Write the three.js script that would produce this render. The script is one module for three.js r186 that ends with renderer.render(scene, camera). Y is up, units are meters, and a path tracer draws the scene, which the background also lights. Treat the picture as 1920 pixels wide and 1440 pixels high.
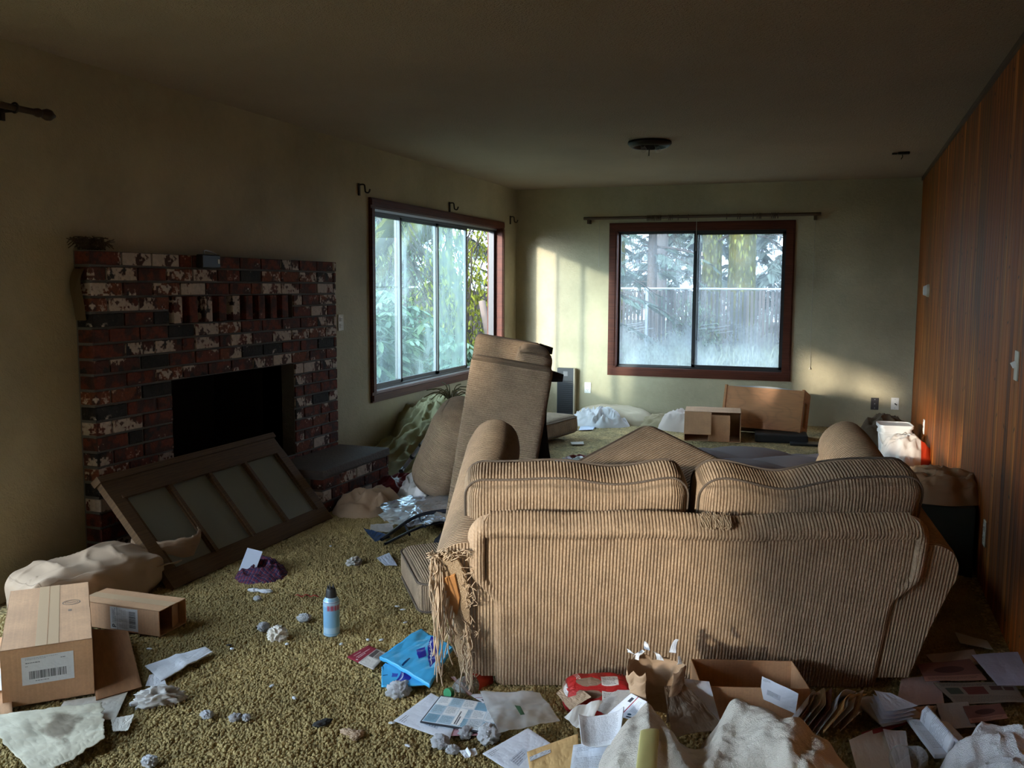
import * as THREE from 'three';
import { mergeGeometries } from 'three/addons/utils/BufferGeometryUtils.js';
import { RoundedBoxGeometry } from 'three/addons/geometries/RoundedBoxGeometry.js';
import { ImprovedNoise } from 'three/addons/math/ImprovedNoise.js';

// ---------------------------------------------------------------- camera, sky, sun, exposure
const scene = new THREE.Scene();
const camera = new THREE.PerspectiveCamera(44.76, 4 / 3, 0.05, 200);
camera.position.set(0, 1.404, 0);
camera.rotation.order = 'YXZ';
camera.rotation.set(THREE.MathUtils.degToRad(-6.063), THREE.MathUtils.degToRad(19.543), THREE.MathUtils.degToRad(0.264));
scene.add(camera);

const renderer = new THREE.WebGLRenderer({ antialias: true });
renderer.toneMapping = THREE.LinearToneMapping;
renderer.toneMappingExposure = 1.2;
renderer.shadowMap.enabled = true;

// pale winter haze, even all round, with the soft glow that haze makes about the low sun
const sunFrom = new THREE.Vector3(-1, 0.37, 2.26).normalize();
{
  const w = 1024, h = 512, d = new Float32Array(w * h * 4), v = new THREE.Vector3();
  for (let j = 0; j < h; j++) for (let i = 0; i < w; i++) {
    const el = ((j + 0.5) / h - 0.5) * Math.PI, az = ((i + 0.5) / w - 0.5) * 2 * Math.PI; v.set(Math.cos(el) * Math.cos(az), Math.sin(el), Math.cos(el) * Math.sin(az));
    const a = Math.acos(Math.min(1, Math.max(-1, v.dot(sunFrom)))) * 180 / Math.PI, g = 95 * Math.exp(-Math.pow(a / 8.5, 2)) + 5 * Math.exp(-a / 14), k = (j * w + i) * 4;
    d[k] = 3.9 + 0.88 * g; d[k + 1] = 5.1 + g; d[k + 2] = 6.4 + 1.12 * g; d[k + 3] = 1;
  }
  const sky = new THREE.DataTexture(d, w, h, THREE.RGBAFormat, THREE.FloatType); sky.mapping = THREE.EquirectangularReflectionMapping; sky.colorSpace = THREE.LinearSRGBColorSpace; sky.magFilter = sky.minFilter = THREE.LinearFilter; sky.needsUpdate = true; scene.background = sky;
}

// low veiled sun, from behind on the left
const sun = new THREE.DirectionalLight(new THREE.Color().setRGB(1.0, 0.91, 0.77), 3.8);
sun.target.position.set(-1.4, 1.3, -4.3);
sun.position.copy(sun.target.position).addScaledVector(sunFrom, 28);
sun.castShadow = true;
sun.shadow.radius = 3;
sun.shadow.mapSize.set(2048, 2048);
Object.assign(sun.shadow.camera, { left: -14, right: 14, top: 12, bottom: -12, near: 1, far: 60 });
scene.add(sun, sun.target);

// ---------------------------------------------------------------- small tools
function mulberry(a) { return () => { a |= 0; a = (a + 0x6d2b79f5) | 0; let t = Math.imul(a ^ (a >>> 15), 1 | a); t = (t + Math.imul(t ^ (t >>> 7), 61 | t)) ^ t; return ((t ^ (t >>> 14)) >>> 0) / 4294967296; }; }
const perlin = new ImprovedNoise();
const N3 = (x, y, z) => perlin.noise(x, y, z);
const fbm = (x, y, z, o = 4) => { let s = 0, a = 0.5, f = 1; for (let i = 0; i < o; i++) { s += a * perlin.noise(x * f, y * f, z * f); a *= 0.5; f *= 2.03; } return s; };
const ridge = (x, y, z) => 1 - Math.abs(perlin.noise(x, y, z)) * 2;
const clamp = (x, a = 0, b = 1) => Math.min(b, Math.max(a, x));
const smooth = (a, b, x) => { const t = clamp((x - a) / (b - a)); return t * t * (3 - 2 * t); };
const lerp = (a, b, t) => a + (b - a) * t;
const V = (x, y, z) => new THREE.Vector3(x, y, z);
const RAD = Math.PI / 180;

const names = {};
function numbered(n) { if (!(n in names)) { names[n] = 0; return n; } names[n]++; return n + '_' + String(names[n]).padStart(3, '0'); }
function tag(o, label, category, group, kind) {
  o.userData.label = label; o.userData.category = category;
  if (group) o.userData.group = group;
  if (kind) o.userData.kind = kind;
  return o;
}
function thing(name, label, category, pos = [0, 0, 0], turn = 0, group) {
  const o = new THREE.Group(); o.name = numbered(name); o.position.set(...pos); o.rotation.y = turn; scene.add(o);
  return tag(o, label, category, group);
}
function part(parent, name, geo, mat, label) {
  const m = new THREE.Mesh(geo, mat); m.name = name; m.castShadow = m.receiveShadow = true; parent.add(m);
  if (label) m.userData.label = label;
  return m;
}
function single(name, label, category, geo, mat, group) {
  const m = new THREE.Mesh(geo, mat); m.name = numbered(name); m.castShadow = m.receiveShadow = true; scene.add(m);
  return tag(m, label, category, group);
}
function struct(name, geo, mat) {
  const m = geo ? new THREE.Mesh(geo, mat) : new THREE.Group(); m.name = name; m.castShadow = m.receiveShadow = true; scene.add(m);
  m.userData.kind = 'structure'; return m;
}
function clean(g) { const q = g.index ? g.toNonIndexed() : g; for (const k of Object.keys(q.attributes)) if (!['position', 'normal', 'uv'].includes(k)) q.deleteAttribute(k); return q; }
const merge = (...gs) => mergeGeometries(gs.flat().map(clean));
function box(x0, x1, y0, y1, z0, z1) {           // uv in metres
  const w = Math.abs(x1 - x0), h = Math.abs(y1 - y0), d = Math.abs(z1 - z0);
  const g = new THREE.BoxGeometry(w, h, d); g.translate((x0 + x1) / 2, (y0 + y1) / 2, (z0 + z1) / 2);
  return metreUV(g);
}
function metreUV(g) {
  const q = g.index ? g.toNonIndexed() : g; const p = q.attributes.position, n = q.attributes.normal, uv = new Float32Array(p.count * 2);
  for (let i = 0; i < p.count; i++) {
    const ax = Math.abs(n.getX(i)), ay = Math.abs(n.getY(i)), az = Math.abs(n.getZ(i));
    if (ax >= ay && ax >= az) { uv[2 * i] = p.getZ(i); uv[2 * i + 1] = p.getY(i); }
    else if (ay >= az) { uv[2 * i] = p.getX(i); uv[2 * i + 1] = p.getZ(i); }
    else { uv[2 * i] = p.getX(i); uv[2 * i + 1] = p.getY(i); }
  }
  q.setAttribute('uv', new THREE.BufferAttribute(uv, 2)); return q;
}
function rbox(w, h, d, r = 0.01, s = 2) { return metreUV(new RoundedBoxGeometry(w, h, d, s, r)); }
function tube(points, r, seg = 24, rad = 7, closed = false) {
  return new THREE.TubeGeometry(new THREE.CatmullRomCurve3(points.map(q => (q.isVector3 ? q : V(...q))), closed, 'centripetal'), seg, r, rad, closed);
}
function rod(a, b, r, r2 = r, seg = 10) {
  const A = V(...a), B = V(...b), d = B.clone().sub(A); const g = new THREE.CylinderGeometry(r2, r, d.length(), seg);
  g.applyQuaternion(new THREE.Quaternion().setFromUnitVectors(V(0, 1, 0), d.clone().normalize())); g.translate(...A.add(B).multiplyScalar(0.5).toArray()); return g;
}
// grid surface f(u, v) -> [x, y, z]; uv in metres along the grid unless uvf is given
function grid(nu, nv, f, uvf) {
  const pos = [], uv = [], idx = [];
  for (let j = 0; j <= nv; j++) for (let i = 0; i <= nu; i++) { const u = i / nu, v = j / nv; pos.push(...f(u, v)); uv.push(...(uvf ? uvf(u, v) : [u, v])); }
  for (let j = 0; j < nv; j++) for (let i = 0; i < nu; i++) { const a = j * (nu + 1) + i, b = a + 1, c = a + nu + 1, d = c + 1; idx.push(a, b, d, a, d, c); }
  const g = new THREE.BufferGeometry();
  g.setAttribute('position', new THREE.Float32BufferAttribute(pos, 3)); g.setAttribute('uv', new THREE.Float32BufferAttribute(uv, 2)); g.setIndex(idx); g.computeVertexNormals(); return g;
}
// closed thin shell: surface f offset by t along its normal, with an edge
function shell(nu, nv, f, t, uvf) {
  const top = grid(nu, nv, f, uvf), P = top.attributes.position, Nn = top.attributes.normal, UVs = top.attributes.uv, n = P.count, pos = [], uv = [], idx = [...top.index.array];
  for (let i = 0; i < n; i++) { pos.push(P.getX(i), P.getY(i), P.getZ(i)); uv.push(UVs.getX(i), UVs.getY(i)); }
  for (let i = 0; i < n; i++) { pos.push(P.getX(i) - t * Nn.getX(i), P.getY(i) - t * Nn.getY(i), P.getZ(i) - t * Nn.getZ(i)); uv.push(UVs.getX(i), UVs.getY(i)); }
  for (let k = 0; k < top.index.count; k += 3) idx.push(top.index.array[k] + n, top.index.array[k + 2] + n, top.index.array[k + 1] + n);
  const loop = []; for (let i = 0; i < nu; i++) loop.push(i); for (let j = 0; j < nv; j++) loop.push(j * (nu + 1) + nu); for (let i = nu; i > 0; i--) loop.push(nv * (nu + 1) + i); for (let j = nv; j > 0; j--) loop.push(j * (nu + 1));
  for (let k = 0; k < loop.length; k++) { const a = loop[k], b = loop[(k + 1) % loop.length]; idx.push(a, a + n, b, b, a + n, b + n); }
  const g = new THREE.BufferGeometry(); g.setAttribute('position', new THREE.Float32BufferAttribute(pos, 3)); g.setAttribute('uv', new THREE.Float32BufferAttribute(uv, 2)); g.setIndex(idx);
  g.computeVertexNormals();
  return g;
}
// lofted skin through closed sections (arrays of [x,y,z]) with end caps; uv in metres (along, around)
function loft(sections, caps = true) {
  const n = sections[0].length, m = sections.length, gs = []; const pos = [], uv = [], idx = []; let along = 0;
  for (let j = 0; j < m; j++) {
    if (j) along += V(...sections[j][0]).distanceTo(V(...sections[j - 1][0]));
    let around = 0;
    for (let i = 0; i <= n; i++) { const q = sections[j][i % n]; if (i) around += V(...q).distanceTo(V(...sections[j][i - 1])); pos.push(...q); uv.push(along, around); }
  }
  for (let j = 0; j < m - 1; j++) for (let i = 0; i < n; i++) { const a = j * (n + 1) + i, b = a + 1, c = a + n + 1, d = c + 1; idx.push(a, c, b, b, c, d); }
  const g = new THREE.BufferGeometry(); g.setAttribute('position', new THREE.Float32BufferAttribute(pos, 3)); g.setAttribute('uv', new THREE.Float32BufferAttribute(uv, 2)); g.setIndex(idx); g.computeVertexNormals(); gs.push(g);
  if (caps) for (const [s, flip] of [[sections[0], true], [sections[m - 1], false]]) {
    const c = s.reduce((a, q) => [a[0] + q[0] / n, a[1] + q[1] / n, a[2] + q[2] / n], [0, 0, 0]), cp = [], cu = [];
    for (let i = 0; i < n; i++) { const a = s[i], b = s[(i + 1) % n]; const tri = flip ? [c, b, a] : [c, a, b]; for (const q of tri) { cp.push(...q); cu.push(q[0], q[1]); } }
    const h = new THREE.BufferGeometry(); h.setAttribute('position', new THREE.Float32BufferAttribute(cp, 3)); h.setAttribute('uv', new THREE.Float32BufferAttribute(cu, 2)); h.computeVertexNormals(); gs.push(h);
  }
  return merge(gs);
}
// ---------------------------------------------------------------- textures
function hash2(x, y, s) { let h = Math.imul(x, 374761393) ^ Math.imul(y, 668265263) ^ Math.imul(s, 2147483647 ^ 40503); h = Math.imul(h ^ (h >>> 13), 1274126177); return ((h ^ (h >>> 16)) >>> 0) / 4294967296; }
function tileNoise(x, y, px, py, s) {              // value noise with periods px, py
  const xi = Math.floor(x), yi = Math.floor(y), fx = x - xi, fy = y - yi, u = fx * fx * (3 - 2 * fx), v = fy * fy * (3 - 2 * fy);
  const m = (a, b) => ((a % b) + b) % b, h = (a, b) => hash2(m(a, px), m(b, py), s);
  return lerp(lerp(h(xi, yi), h(xi + 1, yi), u), lerp(h(xi, yi + 1), h(xi + 1, yi + 1), u), v);
}
function tfbm(u, v, f, o, s, fy = f) { let r = 0, a = 0.5, t = 0; for (let i = 0; i < o; i++) { r += a * tileNoise(u * f, v * fy, f, fy, s + i); t += a; a *= 0.5; f *= 2; fy *= 2; } return r / t; }
function tex(w, h, fn, { srgb = true, rx = 1, ry = 1 } = {}) {
  const d = new Uint8Array(w * h * 4);
  for (let j = 0; j < h; j++) for (let i = 0; i < w; i++) { const c = fn((i + 0.5) / w, (j + 0.5) / h), k = (j * w + i) * 4; const r = Array.isArray(c) ? c : [c, c, c]; d[k] = clamp(r[0]) * 255; d[k + 1] = clamp(r[1]) * 255; d[k + 2] = clamp(r[2]) * 255; d[k + 3] = 255; }
  const t = new THREE.DataTexture(d, w, h); t.wrapS = t.wrapT = THREE.RepeatWrapping; t.magFilter = THREE.LinearFilter; t.minFilter = THREE.LinearMipmapLinearFilter; t.generateMipmaps = true;
  if (srgb) t.colorSpace = THREE.SRGBColorSpace; t.repeat.set(rx, ry); t.needsUpdate = true; return t;
}
function canvasTex(w, h, draw) { const c = document.createElement('canvas'); c.width = w; c.height = h; draw(c.getContext('2d'), w, h); const t = new THREE.CanvasTexture(c); t.colorSpace = THREE.SRGBColorSpace; t.magFilter = THREE.LinearFilter; return t; }
const std = (o) => new THREE.MeshStandardMaterial(Object.assign({ roughness: 0.85, metalness: 0 }, o));
const phys = (o) => new THREE.MeshPhysicalMaterial(Object.assign({ roughness: 0.85, metalness: 0 }, o));
const lin = (r, g, b) => new THREE.Color().setRGB(r, g, b);
const flat = (c, o = {}) => std(Object.assign({ color: c }, o));

const bumpFine = tex(512, 512, (u, v) => 0.6 * tfbm(u, v, 32, 3, 11) + 0.4 * tfbm(u, v, 96, 2, 12), { srgb: false, rx: 2, ry: 2 });
const blot = tex(512, 512, (u, v) => { const a = tfbm(u, v, 4, 5, 21), b = tfbm(u, v, 64, 2, 22); const k = 0.9 + 0.13 * (a - 0.5) * 2 + 0.03 * (b - 0.5); return [k, k * 0.995, k * 0.985]; }, { rx: 0.5, ry: 0.5 });
const popcorn = tex(512, 512, (u, v) => { const a = tfbm(u, v, 48, 2, 31), b = tfbm(u, v, 110, 2, 32); return clamp(smooth(0.4, 0.75, a) * 0.7 + smooth(0.45, 0.8, b) * 0.5); }, { srgb: false, rx: 2.6, ry: 2.6 });
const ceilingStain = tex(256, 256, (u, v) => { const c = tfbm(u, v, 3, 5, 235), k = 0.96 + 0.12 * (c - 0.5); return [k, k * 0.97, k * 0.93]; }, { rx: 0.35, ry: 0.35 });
const M = {};
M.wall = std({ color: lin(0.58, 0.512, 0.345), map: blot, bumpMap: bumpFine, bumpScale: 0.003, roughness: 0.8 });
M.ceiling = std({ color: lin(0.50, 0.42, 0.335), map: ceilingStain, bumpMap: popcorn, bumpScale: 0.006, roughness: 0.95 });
const carpetTex = tex(1024, 1024, (u, v) => { const a = tfbm(u, v, 90, 3, 41), b = tfbm(u, v, 6, 4, 42), c = tfbm(u, v, 180, 2, 43); const k = 0.66 + 0.45 * (a - 0.5) + 0.35 * (b - 0.5) + 0.25 * (c - 0.5); return [k * (0.98 + 0.1 * (b - 0.5)), k * 0.9, k * (0.60 + 0.1 * (c - 0.5))]; }, { rx: 0.9, ry: 0.9 });
const carpetBump = tex(512, 512, (u, v) => tfbm(u, v, 56, 3, 44), { srgb: false, rx: 1.6, ry: 1.6 });
M.carpet = std({ color: lin(0.92, 0.84, 0.88), map: carpetTex, bumpMap: carpetBump, bumpScale: 0.02, roughness: 1 });
M.black = flat(lin(0.012, 0.012, 0.013), { roughness: 0.45 });
M.blackMatte = flat(lin(0.02, 0.02, 0.02), { roughness: 0.8 });
M.soot = flat(lin(0.012, 0.011, 0.010), { roughness: 1 });
M.white = flat(lin(0.78, 0.77, 0.73), { roughness: 0.5 });
M.almond = flat(lin(0.62, 0.57, 0.45), { roughness: 0.5 });
M.bronze = flat(lin(0.03, 0.022, 0.016), { roughness: 0.5, metalness: 0.4 });
const grain = (seed, base, dark, fx, fy) => tex(512, 512, (u, v) => { const w = tfbm(u, v, 3, 3, seed) * 0.25; const a = tileNoise((u + w * 0.08) * fx, v * fy, fx, fy, seed + 3), b = tileNoise(u * fx * 4, v * fy, fx * 4, fy, seed + 5), c = tfbm(u, v, 4, 3, seed + 7); const k = clamp(0.5 * a + 0.3 * b + 0.2 * c); return base.map((x, i) => lerp(dark[i], x, k)); });
M.casing = phys({ color: 0xffffff, map: grain(51, [0.42, 0.22, 0.14], [0.28, 0.13, 0.085], 3, 40), roughness: 0.5, specularIntensity: 0.35 });
M.casing.map.repeat.set(1, 4);
M.alu = flat(lin(0.45, 0.46, 0.47), { roughness: 0.4, metalness: 0.7 });
M.sashEdge = flat(lin(0.16, 0.18, 0.2), { roughness: 0.6 });
M.glass = phys({ color: 0xffffff, transmission: 1, thickness: 0, roughness: 0, ior: 1.45, specularIntensity: 0.3 });
M.glassTeal = phys({ color: lin(0.80, 0.96, 0.98), transmission: 1, thickness: 0, roughness: 0, ior: 1.45, specularIntensity: 0.3 });

// ---------------------------------------------------------------- builders for soft and flat things
function smoothNormals(g) {
  g.computeVertexNormals(); const p = g.attributes.position, n = g.attributes.normal, map = new Map();
  const key = i => Math.round(p.getX(i) * 5000) + '_' + Math.round(p.getY(i) * 5000) + '_' + Math.round(p.getZ(i) * 5000);
  const ks = []; for (let i = 0; i < p.count; i++) { const k = key(i); ks.push(k); const a = map.get(k) || [0, 0, 0]; a[0] += n.getX(i); a[1] += n.getY(i); a[2] += n.getZ(i); map.set(k, a); }
  for (let i = 0; i < p.count; i++) { const a = map.get(ks[i]), l = Math.hypot(...a) || 1; n.setXYZ(i, a[0] / l, a[1] / l, a[2] / l); } return g;
}
const PITCH = 0.0111;
// rounded, puffed cushion; ribs > 0 makes real wales across x; deform(x,y,z) -> [x,y,z]
function cushion(w, h, d, { r = 0.05, puff = 0.15, seg = [28, 10, 28], ribs = 0, deform, axis = 'y' } = {}) {
  const g = new THREE.BoxGeometry(w, h, d, ...seg), p = g.attributes.position, hw = w / 2, hh = h / 2, hd = d / 2; r = Math.min(r, hw, hh, hd);
  const uv = g.attributes.uv;
  for (let i = 0; i < p.count; i++) {
    let x = p.getX(i), y = p.getY(i), z = p.getZ(i);
    const nx = x / hw, ny = y / hh, nz = z / hd, ix = clamp(x, -hw + r, hw - r), iy = clamp(y, -hh + r, hh - r), iz = clamp(z, -hd + r, hd - r); let dx = x - ix, dy = y - iy, dz = z - iz; const l = Math.hypot(dx, dy, dz);
    const face = Math.max(Math.abs(nx), Math.abs(ny), Math.abs(nz));
    if (l > 1e-9) { const k = r / l * Math.max(Math.abs(dx), Math.abs(dy), Math.abs(dz)) / r; x = ix + dx * k; y = iy + dy * k; z = iz + dz * k; }
    if (axis === 'y') y *= 1 + puff * (1 - nx * nx) * (1 - nz * nz); else z *= 1 + puff * (1 - nx * nx) * (1 - ny * ny);
    if (ribs) { const a = Math.abs(Math.sin(Math.PI * p.getX(i) / PITCH)), f = ribs * (Math.pow(a, 0.45) - 0.75); if (Math.abs(ny) > 0.999) y += Math.sign(ny) * f; else if (Math.abs(nz) > 0.999) z += Math.sign(nz) * f; }
    const ou = p.getX(i), ov = Math.abs(ny) > 0.999 ? p.getZ(i) : p.getY(i);
    const rr = deform ? deform(x, y, z) : [x, y, z]; p.setXYZ(i, ...rr); uv.setXY(i, Math.abs(nx) > 0.999 ? p.getZ(i) : ou, ov);
  }
  return smoothNormals(g);
}
function ringTube(w, h, z, r, cr, deform, seg = 160) { // rounded rectangle loop in the xy plane at z
  const pts = [], hw = w / 2, hh = h / 2; for (const [cx, cy, a0] of [[hw - cr, hh - cr, 0], [-hw + cr, hh - cr, 90], [-hw + cr, -hh + cr, 180], [hw - cr, -hh + cr, 270]]) for (let k = 0; k <= 5; k++) { const a = (a0 + k * 18) * RAD; pts.push([cx + cr * Math.cos(a), cy + cr * Math.sin(a), z]); }
  const full = []; for (let i = 0; i < pts.length; i++) { const a = pts[i], b = pts[(i + 1) % pts.length], n = Math.max(1, Math.round(Math.hypot(b[0] - a[0], b[1] - a[1]) / 0.03)); for (let k = 0; k < n; k++) full.push([lerp(a[0], b[0], k / n), lerp(a[1], b[1], k / n), z]); }
  return tube(full.map(q => (deform ? deform(...q) : q)), r, Math.min(400, full.length * 2), 6, true);
}
// flat sheet through four corners (each [x,y,z], in order round), softly wavy, with thickness
function sheetGeo(c, { n = 14, wave = 0.004, curl = 0, curlB = 0, thick = 0.0012, seed = 1, freq = 7, fold = 0, jag = 0 } = {}) {
  const nrm = V(...c[1]).sub(V(...c[0])).cross(V(...c[3]).sub(V(...c[0]))).normalize(); if (nrm.y < 0) nrm.negate(); const up = nrm.clone().lerp(V(0, 1, 0), 0.4).normalize();
  const L = V(...c[1]).distanceTo(V(...c[0]));
  return shell(n, n, (u, v) => {
    let ju = u, jv = v; if (jag) { ju = clamp(u + (u < 0.02 || u > 0.98 ? jag * fbm(seed, v * 9, 2) * (u < 0.5 ? 1 : -1) : 0), -0.2, 1.2); jv = v + (v < 0.02 || v > 0.98 ? jag * fbm(seed + 7, u * 9, 4) : 0); }
    const p = [0, 1, 2].map(k => lerp(lerp(c[0][k], c[1][k], ju), lerp(c[3][k], c[2][k], ju), jv));
    let hgt = wave * (1 + fbm(p[0] * freq + seed * 3.1, seed, p[2] * freq + u)) + curl * Math.pow(Math.abs(2 * u - 1), 3) * L + curlB * Math.pow(v, 3) * L + (fold ? fold * Math.exp(-Math.pow((u - 0.5) / 0.07, 2)) : 0);
    return [p[0] + up.x * hgt, p[1] + up.y * hgt, p[2] + up.z * hgt];
  }, thick, (u, v) => [u, 1 - v]);
}
function sheet(name, label, cat, mat, c, o = {}) { return single(name, label, cat, sheetGeo(c, o), mat, o.group); }
// soft heap on a star-shaped outline [[x,z],...]
function heapGeo(outline, H, { y0 = 0, p = 2.2, q = 0.8, fold = 0.03, freq = [9, 9], seed = 1, nr = 26, nt = 96, ridges = true, jitter = 0.02, center, base } = {}) {
  const c = center || outline.reduce((a, o) => [a[0] + o[0] / outline.length, a[1] + o[1] / outline.length], [0, 0]);
  const pol = outline.map(o => [Math.atan2(o[1] - c[1], o[0] - c[0]), Math.hypot(o[0] - c[0], o[1] - c[1])]).sort((a, b) => a[0] - b[0]);
  const R = th => { for (let i = 0; i < pol.length; i++) { const a = pol[i], b = pol[(i + 1) % pol.length]; let t0 = a[0], t1 = b[0]; if (i === pol.length - 1) t1 += 2 * Math.PI; let t = th; if (t < t0) t += 2 * Math.PI; if (t >= t0 && t <= t1) { const k = (t - t0) / (t1 - t0 || 1); const s = k * k * (3 - 2 * k); return lerp(a[1], b[1], lerp(k, s, 0.5)); } } return pol[0][1]; };
  const pos = [], uv = [], idx = []; const Hf = typeof H === 'function' ? H : () => H;
  for (let j = 0; j <= nr; j++) for (let i = 0; i <= nt; i++) {
    const th = -Math.PI + (i % nt) / nt * 2 * Math.PI, rho = j / nr; let rr = R(th) * rho * (1 + jitter * fbm(Math.cos(th) * 4, seed, Math.sin(th) * 4)); let x = c[0] + rr * Math.cos(th), z = c[1] + rr * Math.sin(th);
    const dome = Math.pow(Math.max(0, 1 - Math.pow(rho, p)), q); const fx = x * freq[0], fz = z * freq[1]; const f = ridges ? ridge(fx + seed * 5, seed * 1.7, fz) * 0.7 + ridge(fx * 2.1, seed * 2.7, fz * 2.1) * 0.3 - 0.4 : fbm(fx, seed * 3.3, fz) * 1.6;
    const edge = smooth(1, 0.75, rho); const b = base ? base(x, z) : y0; let y = b + Hf(x, z) * dome + fold * f * (0.25 + 0.75 * edge) * Math.min(1, dome * 2 + 0.2); y = Math.max(b + (j === nr ? 0 : 0.001), y); if (j === nr) y = b;
    x += fold * 0.5 * fbm(fz * 1.3, seed + 9, fx) * edge; z += fold * 0.5 * fbm(fx * 1.3, seed + 19, fz) * edge; pos.push(x, y, z); uv.push(x, z);
  }
  for (let j = 0; j < nr; j++) for (let i = 0; i < nt; i++) { const a = j * (nt + 1) + i, b2 = a + 1, cc = a + nt + 1, d = cc + 1; idx.push(a, b2, d, a, d, cc); }
  const g = new THREE.BufferGeometry(); g.setAttribute('position', new THREE.Float32BufferAttribute(pos, 3)); g.setAttribute('uv', new THREE.Float32BufferAttribute(uv, 2)); g.setIndex(idx); return smoothNormals(g);
}
function heap(name, label, cat, mat, outline, H, o = {}) { return single(name, label, cat, heapGeo(outline, H, o), mat, o.group); }
function wadGeo(r, seed, sq = [1, 1, 1], amp = 0.55, det = 12, fluff = 0) { const g = new THREE.IcosahedronGeometry(r, det), p = g.attributes.position; for (let i = 0; i < p.count; i++) { const v = V(p.getX(i), p.getY(i), p.getZ(i)), n = v.clone().normalize(); const k = 1 - amp * 0.5 + amp * (ridge(n.x * 1.8 + seed, n.y * 1.8, n.z * 1.8) * 0.6 + ridge(n.x * 4 + seed, n.y * 4 + 3, n.z * 4) * 0.25) + fluff * (fbm(n.x * 2.2 + seed, n.y * 2.2, n.z * 2.2, 2) * 2 + fbm(n.x * 9, n.y * 9 + seed, n.z * 9, 3)); p.setXYZ(i, v.x * k * sq[0], v.y * k * sq[1], v.z * k * sq[2]); } return smoothNormals(g); }


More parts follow.
